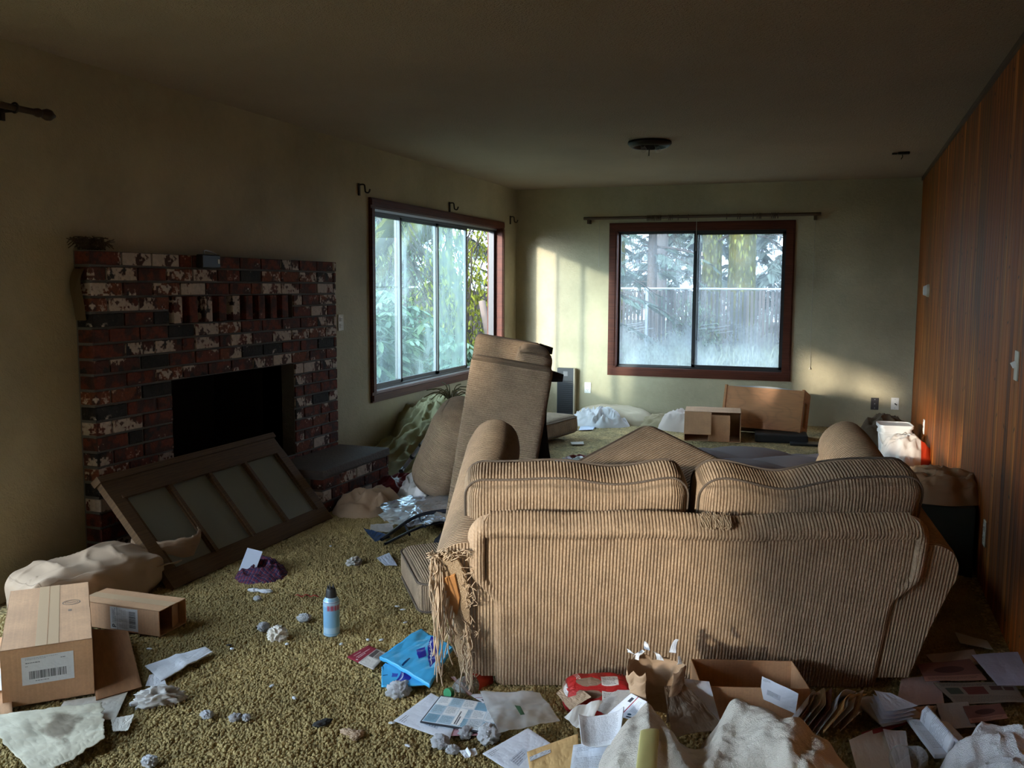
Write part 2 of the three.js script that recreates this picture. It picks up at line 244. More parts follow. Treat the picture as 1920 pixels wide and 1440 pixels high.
// ================================================================ the room
const XL = -3.441, XR = 0.657, ZB = -9.812, ZF = 4.9, CH = 2.44, T = 0.15;
{
  const L = (z0, z1, y0, y1) => box(XL - T, XL, y0, y1, z0, z1);
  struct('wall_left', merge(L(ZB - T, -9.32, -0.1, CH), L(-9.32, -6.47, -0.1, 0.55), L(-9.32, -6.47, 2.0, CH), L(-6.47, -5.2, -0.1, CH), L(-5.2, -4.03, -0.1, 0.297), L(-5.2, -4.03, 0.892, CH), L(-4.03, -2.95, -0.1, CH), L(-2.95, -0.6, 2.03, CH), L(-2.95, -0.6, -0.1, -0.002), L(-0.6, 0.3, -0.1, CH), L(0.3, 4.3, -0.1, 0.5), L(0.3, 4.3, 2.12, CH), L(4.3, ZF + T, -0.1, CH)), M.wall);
  const B = (x0, x1, y0, y1) => box(x0, x1, y0, y1, ZB - T, ZB);
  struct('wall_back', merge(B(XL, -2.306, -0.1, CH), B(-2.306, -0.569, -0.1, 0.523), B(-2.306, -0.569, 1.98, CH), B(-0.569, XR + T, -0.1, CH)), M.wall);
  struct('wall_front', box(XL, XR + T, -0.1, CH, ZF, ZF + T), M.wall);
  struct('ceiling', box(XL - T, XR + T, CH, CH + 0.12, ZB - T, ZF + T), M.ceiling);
  struct('roof', merge(box(XL - T - 0.2, XR + T + 0.2, CH + 0.14, CH + 0.3, ZB - T - 0.2, ZF + T + 0.2)), flat(lin(0.1, 0.09, 0.08)));
  const floor = struct('floor', box(XL, XR, -0.1, 0, ZB, ZF), M.carpet);
  // carpet pile: tufts over the part of the room near enough to tell them
  const rnd = mulberry(5), tuft = new THREE.IcosahedronGeometry(0.0064, 0); tuft.scale(0.85, 1.1, 0.85); tuft.translate(0, 0.003, 0); tuft.computeVertexNormals();
  const spots = []; const s = 0.0088;
  for (let z = -5.4; z < -1.7; z += s) for (let x = -3.3; x < 0.6; x += s) {
    const lat = x * 0.9424 - z * -0.3345 * -1, fwd = -(x * 0.3345) - z * 0.9424;       // only what lies in view
    const la = x * 0.9424 + (-z) * 0.3345;
    if (fwd < 2.45 || fwd > 5.6) continue; if (Math.abs(la) > fwd * 0.56 + 0.1) continue; if (la > -0.22 && fwd > 3.35 && la < 1.4) continue;
    spots.push([x + (rnd() - 0.5) * s * 1.3, z + (rnd() - 0.5) * s * 1.3]);
  }
  const pile = new THREE.InstancedMesh(tuft, phys({ color: 0xffffff, roughness: 1, specularIntensity: 0.1 }), spots.length); pile.name = 'carpet_pile';
  const m4 = new THREE.Matrix4(), q = new THREE.Quaternion(), e = new THREE.Euler(), col = new THREE.Color();
  spots.forEach(([x, z], i) => {
    const n = fbm(x * 3, 1.5, z * 3, 3), c = fbm(x * 26, 4.5, z * 26, 2); e.set((rnd() - 0.5) * 1.1 + c * 1.6, rnd() * 6.3, (rnd() - 0.5) * 1.1 + n); q.setFromEuler(e);
    const k = 0.85 + rnd() * 0.5 + c * 0.5; m4.compose(V(x, -0.002 + c * 0.006, z), q, V(k, k, k)); pile.setMatrixAt(i, m4);
    const b = (0.9 + 0.2 * rnd() + 0.5 * n + 0.25 * c); pile.setColorAt(i, col.setRGB(0.35 * b, 0.272 * b, 0.125 * b));
  });
  pile.userData = { kind: 'stuff', label: 'tufts of olive green shag carpet pile' }; pile.castShadow = pile.receiveShadow = true; floor.add(pile);

  // wood plank wall
  const wr = struct('wall_right', box(XR + 0.018, XR + T, -0.1, CH, ZB, ZF), flat(lin(0.05, 0.025, 0.01)));
  const plankTex = (seed, hue) => tex(256, 1024, (u, v) => {
    const w = tfbm(u, v, 2, 3, seed, 4) * 0.5; const a = tileNoise((u + w * 0.15) * 9, v * 3, 9, 3, seed + 1), b = tileNoise(u * 48, v * 6, 48, 6, seed + 2), c = tfbm(u, v, 3, 3, seed + 5, 6), d = tileNoise(u * 3, v * 2, 3, 2, seed + 8);
    let k = 0.62 + 0.3 * (a - 0.5) + 0.22 * (b - 0.5) + 0.3 * (c - 0.5) + 0.28 * (d - 0.5); 
    for (let i = 0; i < 9; i++) { const ku = hash2(i, 1, seed), kv = hash2(i, 2, seed), s = hash2(i, 3, seed) - 0.5, dx = (u - ku) * 0.3, dy = (v - kv) * 2.4 - dx * s * 1.5; const r = Math.hypot(dx / 0.012, dy / (0.004 + 0.004 * hash2(i, 4, seed))); k *= 1 - 0.75 * Math.exp(-r * r); }
    return [k * hue[0], k * hue[1] * (0.9 + 0.12 * c), k * hue[2]];
  }, { rx: 1 / 0.3, ry: 1 / 2.4 });
  const pm = [[61, [1.0, 0.68, 0.32]], [62, [0.92, 0.58, 0.25]], [63, [0.82, 0.50, 0.21]]].map(([s, h]) => phys({ color: lin(1.0, 0.80, 0.55), map: plankTex(s, h), roughness: 0.55, specularIntensity: 0.35 }));
  const r2 = mulberry(9); const pw = 0.092, geos = [];
  for (let k = 0; k < 6; k++) {
    const sh = new THREE.Shape(); const c = 0.0025; sh.moveTo(-pw / 2, 0); sh.lineTo(-pw / 2, 0.015); sh.lineTo(-pw / 2 + c, 0.018); sh.lineTo(pw / 2 - c, 0.018); sh.lineTo(pw / 2, 0.015); sh.lineTo(pw / 2, 0);
    const g = new THREE.ExtrudeGeometry(sh, { depth: CH, bevelEnabled: false }); g.rotateX(-Math.PI / 2); g.rotateY(Math.PI / 2); // width along z, thickness toward -x
    const h = metreUV(g), uv = h.attributes.uv; const ou = r2(), ov = r2(); for (let i = 0; i < uv.count; i++) uv.setXY(i, uv.getX(i) + ou, uv.getY(i) + ov); geos.push(h);
  }
  let n = 0; for (let z = ZB + pw / 2; z < ZF; z += pw) { const p = part(wr, 'plank', geos[(n * 5 + Math.floor(r2() * 6)) % 6], pm[Math.floor(r2() * 3)]); p.position.set(XR + 0.018, 0, z); n++; }
  struct('trim_1', box(XR - 0.014, XR, CH - 0.03, CH, ZB, ZF), flat(lin(0.10, 0.055, 0.03), { roughness: 0.5 }));
}
// ---------------------------------------------------------------- dust on the glass
const dust = (seed, base, extra) => tex(512, 512, (u, v) => { const a = tfbm(u, v, 5, 5, seed), b = tfbm(u, v, 60, 2, seed + 4), s = tileNoise(u * 90, v * 2, 90, 2, seed + 6); return clamp(base + 0.26 * (a - 0.5) + 0.05 * (b - 0.5) + 0.06 * (s - 0.5) + extra(u, v, a, b)); }, { srgb: false });
const film = (alpha, c = [0.80, 0.93, 0.93]) => phys({ color: lin(...c), alphaMap: alpha, transparent: true, opacity: 1, transmission: 0.55, thickness: 0, roughness: 1, side: THREE.DoubleSide });
const wipe = (cx, cy, n, seed) => (u, v) => { let r = 0; for (let i = 0; i < n; i++) { const x = cx + (hash2(i, 5, seed) - 0.5) * 0.25, y = cy + i * 0.014, d = Math.abs(v - y - 0.10 * (u - x)); if (Math.abs(u - x) < 0.1) r = Math.max(r, 0.12 * Math.exp(-d * d * 90000)); } return r; };
M.film1 = film(dust(71, 0.16, () => 0));
M.film2 = film(dust(72, 0.15, (u, v, a) => 0.1 * smooth(0.5, 0.7, a)));
M.film3 = film(dust(73, 0.33, () => 0), [0.72, 0.90, 0.88]);
const frost = (seed) => (u, v, a, b) => 0.24 * smooth(0.36 + 0.3 * (a - 0.5), 0.05, v) * (0.8 + 0.4 * (b - 0.3)) + wipe(0.25, 0.26, 5, seed)(u, v);
M.film4 = film(dust(74, 0.20, frost(3)), [0.80, 0.90, 0.97]);
M.film5 = film(dust(75, 0.22, frost(8)), [0.80, 0.90, 0.97]);

function casingFrame(root, y0, y1, a0, a1, w, put) {   // four mitred boards; put(aMin,aMax,yMin,yMax,proud)
  for (const [name, r] of [['casing_board', [a0, a1, y1 - w, y1]], ['casing_board', [a0, a1, y0, y0 + w]], ['casing_board', [a0, a0 + w, y0 + w, y1 - w]], ['casing_board', [a1 - w, a1, y0 + w, y1 - w]]]) part(root, name, put(...r), M.casing);
}
// left window: four lights, the last one slid open
{
  const w = struct('window_1');
  const put = (z0, z1, y0, y1) => merge(box(XL - 0.005, XL + 0.018, y0, y1, z0, z1), box(XL + 0.018, XL + 0.026, y0 + 0.012, y1 - 0.012, z0 + 0.012, z1 - 0.012));
  casingFrame(w, 0.487, 2.062, -9.383, -6.41, 0.068, put);
  part(w, 'jamb_lining', merge(box(XL - T, XL, 0.545, 0.56, -9.33, -6.46), box(XL - T, XL, 1.99, 2.005, -9.33, -6.46), box(XL - T, XL, 0.55, 2.0, -9.335, -9.318), box(XL - T, XL, 0.55, 2.0, -6.478, -6.462)), M.casing);
  part(w, 'track', merge(box(XL - 0.12, XL - 0.05, 0.56, 0.585, -9.318, -6.478), box(XL - 0.12, XL - 0.05, 1.955, 1.99, -9.318, -6.478)), M.black);
  part(w, 'track_liner', merge(box(XL - 0.06, XL - 0.035, 0.56, 0.568, -9.318, -6.478), box(XL - 0.055, XL - 0.045, 1.972, 1.992, -9.318, -6.478)), M.alu);
  const lights = [[-7.09, -6.478, -0.07, M.film1], [-7.88, -7.06, -0.10, M.film2], [-8.56, -7.85, -0.085, M.film3]];
  for (const [z0, z1, dx, fm] of lights) {
    const x = XL + dx, f = 0.032;
    const sash = part(w, 'sash', merge(box(x - 0.012, x + 0.012, 0.58, 0.58 + f, z0, z1), box(x - 0.012, x + 0.012, 1.965 - f, 1.965, z0, z1), box(x - 0.012, x + 0.012, 0.58, 1.965, z0, z0 + f), box(x - 0.012, x + 0.012, 0.58, 1.965, z1 - f, z1)), M.black);
    part(sash, 'sash_edge', merge(box(x - 0.010, x + 0.014, 0.6, 1.95, z0 + f, z0 + f + 0.006)), M.sashEdge);
    part(sash, 'pane', new THREE.PlaneGeometry(z1 - z0 - 2 * f, 1.965 - 0.58 - 2 * f).rotateY(Math.PI / 2).translate(x, 1.2725, (z0 + z1) / 2), M.glassTeal);
    part(sash, 'dust_film', new THREE.PlaneGeometry(z1 - z0 - 2 * f, 1.965 - 0.58 - 2 * f).rotateY(Math.PI / 2).translate(x - 0.003, 1.2725, (z0 + z1) / 2), fm);
  }
  part(w, 'end_stile', box(XL - 0.12, XL - 0.06, 0.56, 1.99, -9.318, -9.27), M.black);
}
// back window: two lights
{
  const w = struct('window_2');
  const put = (x0, x1, y0, y1) => merge(box(x0, x1, y0, y1, ZB - 0.005, ZB + 0.016), box(x0 + 0.014, x1 - 0.014, y0 + 0.014, y1 - 0.014, ZB + 0.016, ZB + 0.026));
  casingFrame(w, 0.443, 2.061, -2.386, -0.489, 0.085, put);
  part(w, 'jamb_lining', merge(box(-2.31, -0.565, 0.515, 0.532, ZB - T, ZB), box(-2.31, -0.565, 1.972, 1.986, ZB - T, ZB), box(-2.312, -2.298, 0.52, 1.98, ZB - T, ZB), box(-0.577, -0.563, 0.52, 1.98, ZB - T, ZB)), M.casing);
  part(w, 'track', merge(box(-2.298, -0.577, 0.53, 0.55, ZB - 0.11, ZB - 0.04), box(-2.298, -0.577, 1.955, 1.973, ZB - 0.11, ZB - 0.04)), M.black);
  for (const [x0, x1, dz, fm, f] of [[-2.298, -1.44, -0.085, M.film4, 0.02], [-1.50, -0.577, -0.06, M.film5, 0.036]]) {
    const z = ZB + dz, y0 = 0.54, y1 = 1.965;
    const sash = part(w, 'sash', merge(box(x0, x1, y0, y0 + f, z - 0.012, z + 0.012), box(x0, x1, y1 - f, y1, z - 0.012, z + 0.012), box(x0, x0 + f, y0, y1, z - 0.012, z + 0.012), box(x1 - f, x1, y0, y1, z - 0.012, z + 0.012)), M.black);
    part(sash, 'pane', new THREE.PlaneGeometry(x1 - x0 - 2 * f, y1 - y0 - 2 * f).translate((x0 + x1) / 2, (y0 + y1) / 2, z), M.glass);
    part(sash, 'dust_film', new THREE.PlaneGeometry(x1 - x0 - 2 * f, y1 - y0 - 2 * f).translate((x0 + x1) / 2, (y0 + y1) / 2, z - 0.003), fm);
  }
  part(w, 'latch', merge(rbox(0.018, 0.05, 0.02, 0.004).translate(-1.485, 0.62, ZB - 0.038)), M.bronze);
}
// sliding glass door beside the camera, just out of the picture
{
  const d = struct('door_1');
  part(d, 'door_frame', merge(box(XL - 0.13, XL + 0.01, 1.97, 2.03, -2.95, -0.6), box(XL - 0.13, XL + 0.01, 0, 0.03, -2.95, -0.6), box(XL - 0.13, XL + 0.01, 0, 2.03, -2.95, -2.90), box(XL - 0.13, XL + 0.01, 0, 2.03, -0.65, -0.6)), M.black);
  for (const [z0, z1, x] of [[-2.90, -1.74, XL - 0.09], [-1.80, -0.65, XL - 0.05]]) {
    const s = part(d, 'sash', merge(box(x - 0.015, x + 0.015, 0.03, 0.09, z0, z1), box(x - 0.015, x + 0.015, 1.91, 1.97, z0, z1), box(x - 0.015, x + 0.015, 0.03, 1.97, z0, z0 + 0.05), box(x - 0.015, x + 0.015, 0.03, 1.97, z1 - 0.05, z1)), M.black);
    part(s, 'pane', new THREE.PlaneGeometry(z1 - z0 - 0.1, 1.82).rotateY(Math.PI / 2).translate(x, 1.0, (z0 + z1) / 2), M.glass);
  }
}
// window behind the camera, out of the picture
{
  const w = struct('window_3'); casingFrame(w, 0.44, 2.18, 0.24, 4.36, 0.068, (z0, z1, y0, y1) => box(XL - 0.005, XL + 0.02, y0, y1, z0, z1));
  for (const [z0, z1, x] of [[0.3, 2.32, XL - 0.09], [2.28, 4.3, XL - 0.06]]) {
    const s = part(w, 'sash', merge(box(x - 0.012, x + 0.012, 0.5, 0.54, z0, z1), box(x - 0.012, x + 0.012, 2.08, 2.12, z0, z1), box(x - 0.012, x + 0.012, 0.5, 2.12, z0, z0 + 0.04), box(x - 0.012, x + 0.012, 0.5, 2.12, z1 - 0.04, z1)), M.black);
    part(s, 'pane', new THREE.PlaneGeometry(z1 - z0 - 0.08, 1.54).rotateY(Math.PI / 2).translate(x, 1.31, (z0 + z1) / 2), M.glass);
  }
}
// ---------------------------------------------------------------- brick fireplace
{
  const f = thing('fireplace', 'old brick fireplace with worn white paint and black firebox on the left wall', 'fireplace', [XL, 0, -4.615]);
  const Z0 = 4.615; const c = 0.0743, m = 0.011;              // children use world z + 4.615, world x - XL
  const lb = (x0, x1, y0, y1, z0, z1) => box(x0, x1, y0, y1, z0 + Z0, z1 + Z0);
  const core = merge(lb(0.001, 0.092, 0, 1.556, -5.738, -5.2), lb(0.001, 0.092, 0, 1.556, -4.03, -3.492), lb(0.001, 0.092, 0, 0.297, -5.2, -4.03), lb(0.001, 0.092, 0.892, 1.189, -5.2, -4.03), lb(0.001, 0.02, 1.189, 1.337, -5.2, -4.03), lb(0.001, 0.092, 1.337, 1.556, -5.2, -4.03));
  part(f, 'mortar', core, std({ color: lin(0.15, 0.145, 0.14), bumpMap: bumpFine, bumpScale: 0.004, roughness: 1 }));
  const brickTex = (seed, paint, red, dark) => tex(256, 256, (u, v) => { const a = tfbm(u, v, 3, 5, seed), b = tfbm(u, v, 24, 3, seed + 3), e = tfbm(u, v, 7, 4, seed + 6); const r = lerp(0.75, 1.15, b); let col = red.map((x, i) => lerp(x, dark[i], smooth(0.45, 0.7, e)) * r); const w = smooth(1 - paint - 0.06, 1 - paint + 0.03, a + 0.25 * (b - 0.5)); return col.map((x, i) => lerp(x, [0.80, 0.74, 0.69][i] * lerp(0.85, 1.05, b), w)); }, { rx: 3.3, ry: 3.3 });
  const R = [0.47, 0.22, 0.16], D = [0.28, 0.17, 0.15], K = [0.16, 0.15, 0.15];
  const mats = [brickTex(81, 0.30, R, D), brickTex(82, 0.42, R, D), brickTex(83, 0.36, [0.50, 0.27, 0.18], D), brickTex(84, 0.58, [0.42, 0.2, 0.16], D), brickTex(85, 0.30, K, [0.1, 0.1, 0.1]), brickTex(86, 0.34, [0.36, 0.2, 0.17], K)].map(t => std({ map: t, bumpMap: bumpFine, bumpScale: 0.004, roughness: 0.9 }));
  const cache = {}; const rnd = mulberry(17);
  const brickGeo = (w, h, d) => { const v = Math.floor(rnd() * 9), key = [Math.round(w * 200), Math.round(h * 1000), Math.round(d * 1000), v].join(); if (!cache[key]) { const g = rbox(w, h, d, 0.004, 1), uv = g.attributes.uv, o = [rnd(), rnd()]; for (let i = 0; i < uv.count; i++) uv.setXY(i, uv.getX(i) + o[0], uv.getY(i) + o[1]); cache[key] = g; } return cache[key]; };
  const pick = () => { const r = rnd(); return mats[r < 0.26 ? 0 : r < 0.45 ? 1 : r < 0.6 ? 2 : r < 0.77 ? 3 : r < 0.87 ? 4 : 5]; };
  const put = (x, y, z, dx, dy, dz, mat) => { const b = part(f, 'brick', brickGeo(dx, dy, dz), mat || pick()); b.position.set(x, y, z + Z0); return b; };
  for (let row = 0; row < 21; row++) {
    const y = row * c + c / 2; let spans = [[-5.745, -3.485]];
    if (row >= 4 && row < 12) spans = [[-5.745, -5.2], [-4.03, -3.485]];
    if (row === 16 || row === 17) spans = [[-5.745, -5.2], [-4.03, -3.485]];
    for (const [a, b] of spans) {
      let z = b, first = true;
      while (z > a + 0.02) { let len = first ? (row % 2 ? 0.106 : 0.211) : 0.211; if (!first && rnd() < 0.05) len = 0.106; len = Math.min(len, z - a); if (z - a - len < 0.04) len = z - a; const proud = (rnd() - 0.5) * 0.004; put(0.054 + proud, y, z - len / 2, 0.094, c - m, len - m); z -= len; first = false; }
    }
  }
  for (let k = 0; k < 9; k++) { const z = -4.06 - k * 0.1265 - 0.035; put(0.056, 1.263, z - 0.0, 0.09, 2 * c - 0.006, 0.068); }   // upright bricks of the vent row
  part(f, 'vent_back', lb(0.02, 0.022, 1.189, 1.337, -5.2, -4.03), M.soot);
  part(f, 'firebox', merge(lb(-0.55, -0.53, 0.28, 0.91, -5.22, -4.01), lb(-0.55, 0.09, 0.28, 0.296, -5.22, -4.01), lb(-0.55, 0.0, 0.893, 0.91, -5.22, -4.01), lb(-0.55, 0.0, 0.28, 0.91, -5.22, -5.2), lb(-0.55, 0.0, 0.28, 0.91, -4.03, -4.01)), M.soot, 'sooty black firebox');
  part(f, 'fire_grate', merge([0, 1, 2, 3, 4, 5].map(k => rod([-0.35, 0.34, 0.38 - k * 0.08 - 0.2], [-0.05, 0.34, 0.38 - k * 0.08 - 0.2], 0.009)), rod([-0.3, 0.33, 0.22], [-0.3, 0.33, -0.28], 0.009), rod([-0.1, 0.33, 0.22], [-0.1, 0.33, -0.28], 0.009), rod([-0.1, 0.296, 0.18], [-0.1, 0.33, 0.18], 0.009), rod([-0.1, 0.296, -0.24], [-0.1, 0.33, -0.24], 0.009)), M.black);
  // raised hearth
  part(f, 'hearth_mortar', lb(0.1, 0.486, 0, 0.226, -5.74, -4.875), std({ color: lin(0.15, 0.145, 0.14), roughness: 1 }));
  for (let row = 0; row < 3; row++) { let z = -4.868, first = true; while (z > -5.745) { let len = Math.min(first && row % 2 ? 0.106 : 0.211, z + 5.745); if (len < 0.03) break; put(0.45, row * c + c / 2, z - len / 2, 0.092, c - m, len - m); z -= len; first = false; } put(0.27, row * c + c / 2, -4.868 - 0.045, 0.2, c - m, 0.09); put(0.2, row * c + c / 2, -5.705, 0.2, c - m, 0.09); }
  part(f, 'hearth_slab', rbox(0.40, 0.05, 0.895, 0.006).translate(0.298, 0.25, -5.306 + Z0), std({ color: lin(0.14, 0.115, 0.105), map: blot, bumpMap: bumpFine, bumpScale: 0.006, roughness: 0.75 }), 'worn grey brown hearth top');
}

// ================================================================ the garden outside
{
  const rnd = mulberry(33);
  const grassy = std({ color: lin(0.12, 0.14, 0.09), map: carpetTex, roughness: 1 });
  const g = struct('ground', merge(box(-40, XL - T, -0.45, -0.25, -45, 12), box(XL - T, 25, -0.45, -0.25, -45, ZB - T), box(XL - T, 25, -0.45, -0.27, ZB - T, 12)), grassy);
  // leaf shapes
  const leafGeo = (l, w, bend) => { const gg = grid(4, 2, (u, v) => { const t = u, ww = w * Math.pow(Math.sin(Math.PI * Math.min(1, t * 0.92 + 0.06)), 0.8) * (v - 0.5); return [ww, -bend * l * t * t + Math.abs(v - 0.5) * w * 0.3, l * t]; }); return gg; };
  const leafMat = (r, gg, b, tr = 0.3) => phys({ color: lin(r * 0.6, gg * 0.6, b * 0.6), roughness: 0.7, specularIntensity: 0.25, transmission: tr, thickness: 0, side: THREE.DoubleSide });
  const m4 = new THREE.Matrix4(), q = new THREE.Quaternion(), e = new THREE.Euler(), col = new THREE.Color();
  function foliage(parent, name, geo, mat, list, label) {      // list of [x,y,z, rx,ry,rz, s, tint]
    const im = new THREE.InstancedMesh(geo, mat, list.length); im.name = name; im.userData.kind = 'stuff'; if (label) im.userData.label = label; im.castShadow = im.receiveShadow = true;
    list.forEach((a, i) => { e.set(a[3], a[4], a[5], 'YXZ'); q.setFromEuler(e); m4.compose(V(a[0], a[1], a[2]), q, V(a[6], a[6], a[6])); im.setMatrixAt(i, m4); im.setColorAt(i, col.setRGB(a[7], a[7], a[7] * 0.95)); });
    parent.add(im); return im;
  }
  const bark = phys({ specularIntensity: 0.1, color: lin(0.09, 0.075, 0.068), map: blot, roughness: 1 }), greyBark = phys({ specularIntensity: 0.1, color: lin(0.15, 0.135, 0.13), map: blot, roughness: 1 }), moss = phys({ specularIntensity: 0.1, color: lin(0.17, 0.19, 0.05), map: carpetTex, bumpMap: carpetBump, bumpScale: 0.02, roughness: 1 });
  // large-leaved laurel bush right outside the left window
  const big = [leafGeo(0.17, 0.055, 0.18), leafGeo(0.14, 0.05, 0.3), leafGeo(0.2, 0.06, 0.1)], bm = [leafMat(0.19, 0.30, 0.19), leafMat(0.25, 0.37, 0.27), leafMat(0.14, 0.24, 0.12)];
  function laurel(name, label, pos, rx, ry, rz, whorls, parts, group) {
    const t = thing(name, label, 'bush', pos, 0, group); const stems = [], list = [[], [], []]; let made = 0;
    for (let i = 0; i < whorls; i++) {
      const th = rnd() * 6.283, ph = Math.acos(1 - rnd() * 1.05), s = 0.72 + 0.28 * rnd(); const x = rx * s * Math.sin(ph) * Math.cos(th), z = rz * s * Math.sin(ph) * Math.sin(th), y = Math.max(0.15, ry * s * Math.cos(ph) + 0.12 * fbm(x * 2, 3, z * 2));
      if (i % 4 === 0) stems.push(tube([[x * 0.2, 0, z * 0.2], [x * 0.6, y * 0.6, z * 0.6], [x, y, z]], 0.008, 5, 4));
      const k = 6 + Math.floor(rnd() * 4), base = rnd() * 6.3;
      for (let j = 0; j < k; j++) { const kind = Math.floor(rnd() * 3), a = [x, y, z, 0.05 + rnd() * 0.65, base + j * 6.283 / k + rnd() * 0.4, (rnd() - 0.5) * 0.5, 0.8 + rnd() * 0.55, 0.75 + rnd() * 0.5]; if (made < parts && x > -0.1 && rnd() < 0.5) { const L = part(t, 'leaf', big[kind], bm[kind]); L.position.set(a[0], a[1], a[2]); L.rotation.order = 'YXZ'; L.rotation.set(a[3], a[4], a[5]); L.scale.setScalar(a[6]); made++; } else list[kind].push(a); }
    }
    part(t, 'stems', merge(stems), bark); list.forEach((l, k) => l.length && foliage(t, 'leaves', big[k], bm[k], l)); return t;
  }
  laurel('laurel_bush', 'large-leaved green laurel bush filling the lower left window', [-4.95, -0.25, -8.5], 0.95, 1.55, 1.5, 620, 150);
  laurel('laurel_bush', 'large-leaved laurel bush farther from the left window, behind the nearest one', [-6.2, -0.25, -11.2], 1.5, 1.65, 1.9, 620, 100);
  laurel('laurel_bush', 'low laurel with bright leaves at the open end of the left window', [-4.6, -0.25, -11.0], 0.55, 0.95, 0.6, 130, 50);
  // loose trees with bare twigs
  function branching(out, p, d, len, r, depth, spread, droop) {
    const q2 = p.clone().addScaledVector(d, len); const mid = p.clone().lerp(q2, 0.5).add(V((rnd() - 0.5), (rnd() - 0.5), (rnd() - 0.5)).multiplyScalar(len * 0.12));
    out.push(tube([p, mid, q2], r, depth > 2 ? 5 : 3, depth > 2 ? 6 : 3)); if (depth <= 0) return;
    const k = depth > 3 ? 3 : 2 + (rnd() < 0.5 ? 1 : 0);
    for (let i = 0; i < k; i++) { const nd = d.clone().add(V(rnd() - 0.5, rnd() - 0.5 - droop, rnd() - 0.5).multiplyScalar(spread)).normalize(); branching(out, p.clone().lerp(q2, 0.45 + 0.55 * rnd()), nd, len * (0.62 + 0.25 * rnd()), r * 0.62, depth - 1, spread, droop); }
  }
  function bareTree(label, pos, dir, len, r, depth, mat, spread = 1.3, droop = 0, group) { const t = thing('bare_tree', label, 'tree', pos, 0, group); const out = []; const tr = tube([V(0, -0.3, 0), V(dir[0] * len * 0.5, dir[1] * len * 0.5, dir[2] * len * 0.5), V(dir[0] * len, dir[1] * len, dir[2] * len)], r, 8, 10); part(t, 'trunk', metreUV(tr), mat); for (let k = 0; k < 6; k++) { const s = 0.35 + 0.65 * rnd(); branching(out, V(...dir).multiplyScalar(len * s), V((rnd() - 0.5) * 1.6 + dir[0] * 0.4, 0.6 * dir[1] + rnd() * 0.3, (rnd() - 0.5) * 1.6).normalize(), len * 0.33, r * 0.4, depth, spread, droop); } part(t, 'branches', merge(out), mat); return t; }
  bareTree('mossy leaning tree seen at the top left of the left window', [-9.2, -0.25, -14.2], [0.52, 0.75, -0.4], 6.2, 0.20, 4, moss, 1.4, 0.1);
  { const t = thing('leaning_tree', 'thick mossy trunk leaning across the upper left of the left window', 'tree', [0, 0, 0]); const a = [-4.905,0.552,-7.703], b = [-4.506,1.633,-8.375], c = [-4.345,2.228,-8.963], d = [-4.163,2.72,-9.24]; a[1] = -0.4; part(t, 'trunk', metreUV(tube([a, b, c, d], 0.115, 40, 12)), moss); const tl = []; for (let i = 0; i < 500; i++) { const k = rnd(), q0 = k < 0.5 ? b : c, q1 = k < 0.5 ? c : d, s = (k * 2) % 1, an = rnd() * 6.28; tl.push([lerp(q0[0], q1[0], s) + 0.1 * Math.cos(an), lerp(q0[1], q1[1], s) + 0.1 * Math.sin(an), lerp(q0[2], q1[2], s) + 0.05 * Math.cos(an), rnd() * 2, rnd() * 6.3, 0, 0.5 + rnd() * 0.5, 0.8 + rnd() * 0.5]); } foliage(t, 'moss_tufts', leafGeo(0.13, 0.05, 0.4), leafMat(0.28, 0.30, 0.06), tl); const br = []; for (let k = 0; k < 4; k++) branching(br, V(...b).lerp(V(...d), 0.05 + 0.12 * k), V(-0.9, 0.7 + 0.3 * rnd(), -0.4 + 0.4 * rnd()).normalize(), 0.7, 0.025, 2, 0.9, 0.0); part(t, 'branches', merge(br), bark); }
  bareTree('grey bare tree behind the laurel, left window', [-11.5, -0.25, -19.5], [0.02, 1, 0.0], 6, 0.12, 5, greyBark, 1.5, 0, 'bare trees behind the laurel');
  bareTree('thin bare tree between laurel and fence, left window', [-9.6, -0.25, -17.5], [-0.1, 1, 0.1], 5, 0.07, 5, greyBark, 1.5, 0);
  bareTree('bare twiggy tree far behind the left window bushes', [-14.5, -0.25, -22], [0.05, 1, -0.1], 7, 0.15, 5, greyBark, 1.5);
  bareTree('bare tree with arching twigs at the right of the back window', [1.9, -0.25, -24.5], [-0.12, 1, 0.1], 6.5, 0.11, 5, greyBark, 1.5, 0.15);
  bareTree('bare tree far behind the fence, middle of the back window', [-6.0, -0.25, -32], [0.02, 1, 0], 8, 0.2, 5, greyBark, 1.4);
  bareTree('bare tree far behind the fence, right side of the back window', [1.0, -0.25, -34], [0.08, 1, 0], 8, 0.16, 5, greyBark, 1.4);
  // mossy trunks behind the fence
  function trunk(label, pos, r, h) { const t = thing('mossy_tree', label, 'tree', pos); const g2 = grid(28, 40, (u, v) => { const a = u * 6.2832, k = r * (1.25 - 0.35 * Math.pow(v, 0.5) + 0.12 * fbm(Math.cos(a) * 1.5, v * 6, Math.sin(a) * 1.5) + 0.05 * Math.sin(a * 7)); return [k * Math.cos(a), v * h, k * Math.sin(a)]; }, (u, v) => [u * 2, v * h]); part(t, 'trunk', g2, moss); const list = []; for (let i = 0; i < 900; i++) { const a = rnd() * 6.28, y = rnd() * h; list.push([Math.cos(a) * r * 1.05, y, Math.sin(a) * r * 1.05, 0.9 + rnd() * 0.5, -a + 1.57, 0, 0.6 + rnd() * 0.8, 0.8 + rnd() * 0.6]); } foliage(t, 'moss_tufts', leafGeo(0.13, 0.05, 0.4), leafMat(0.28, 0.30, 0.06), list); const out = []; for (let k = 0; k < 7; k++) branching(out, V(0, 2 + rnd() * (h - 2.5), 0), V(rnd() - 0.5, 0.15, rnd() - 0.5).normalize(), 1.6, 0.045, 3, 1.3, 0.1); part(t, 'branches', merge(out), bark); return t; }
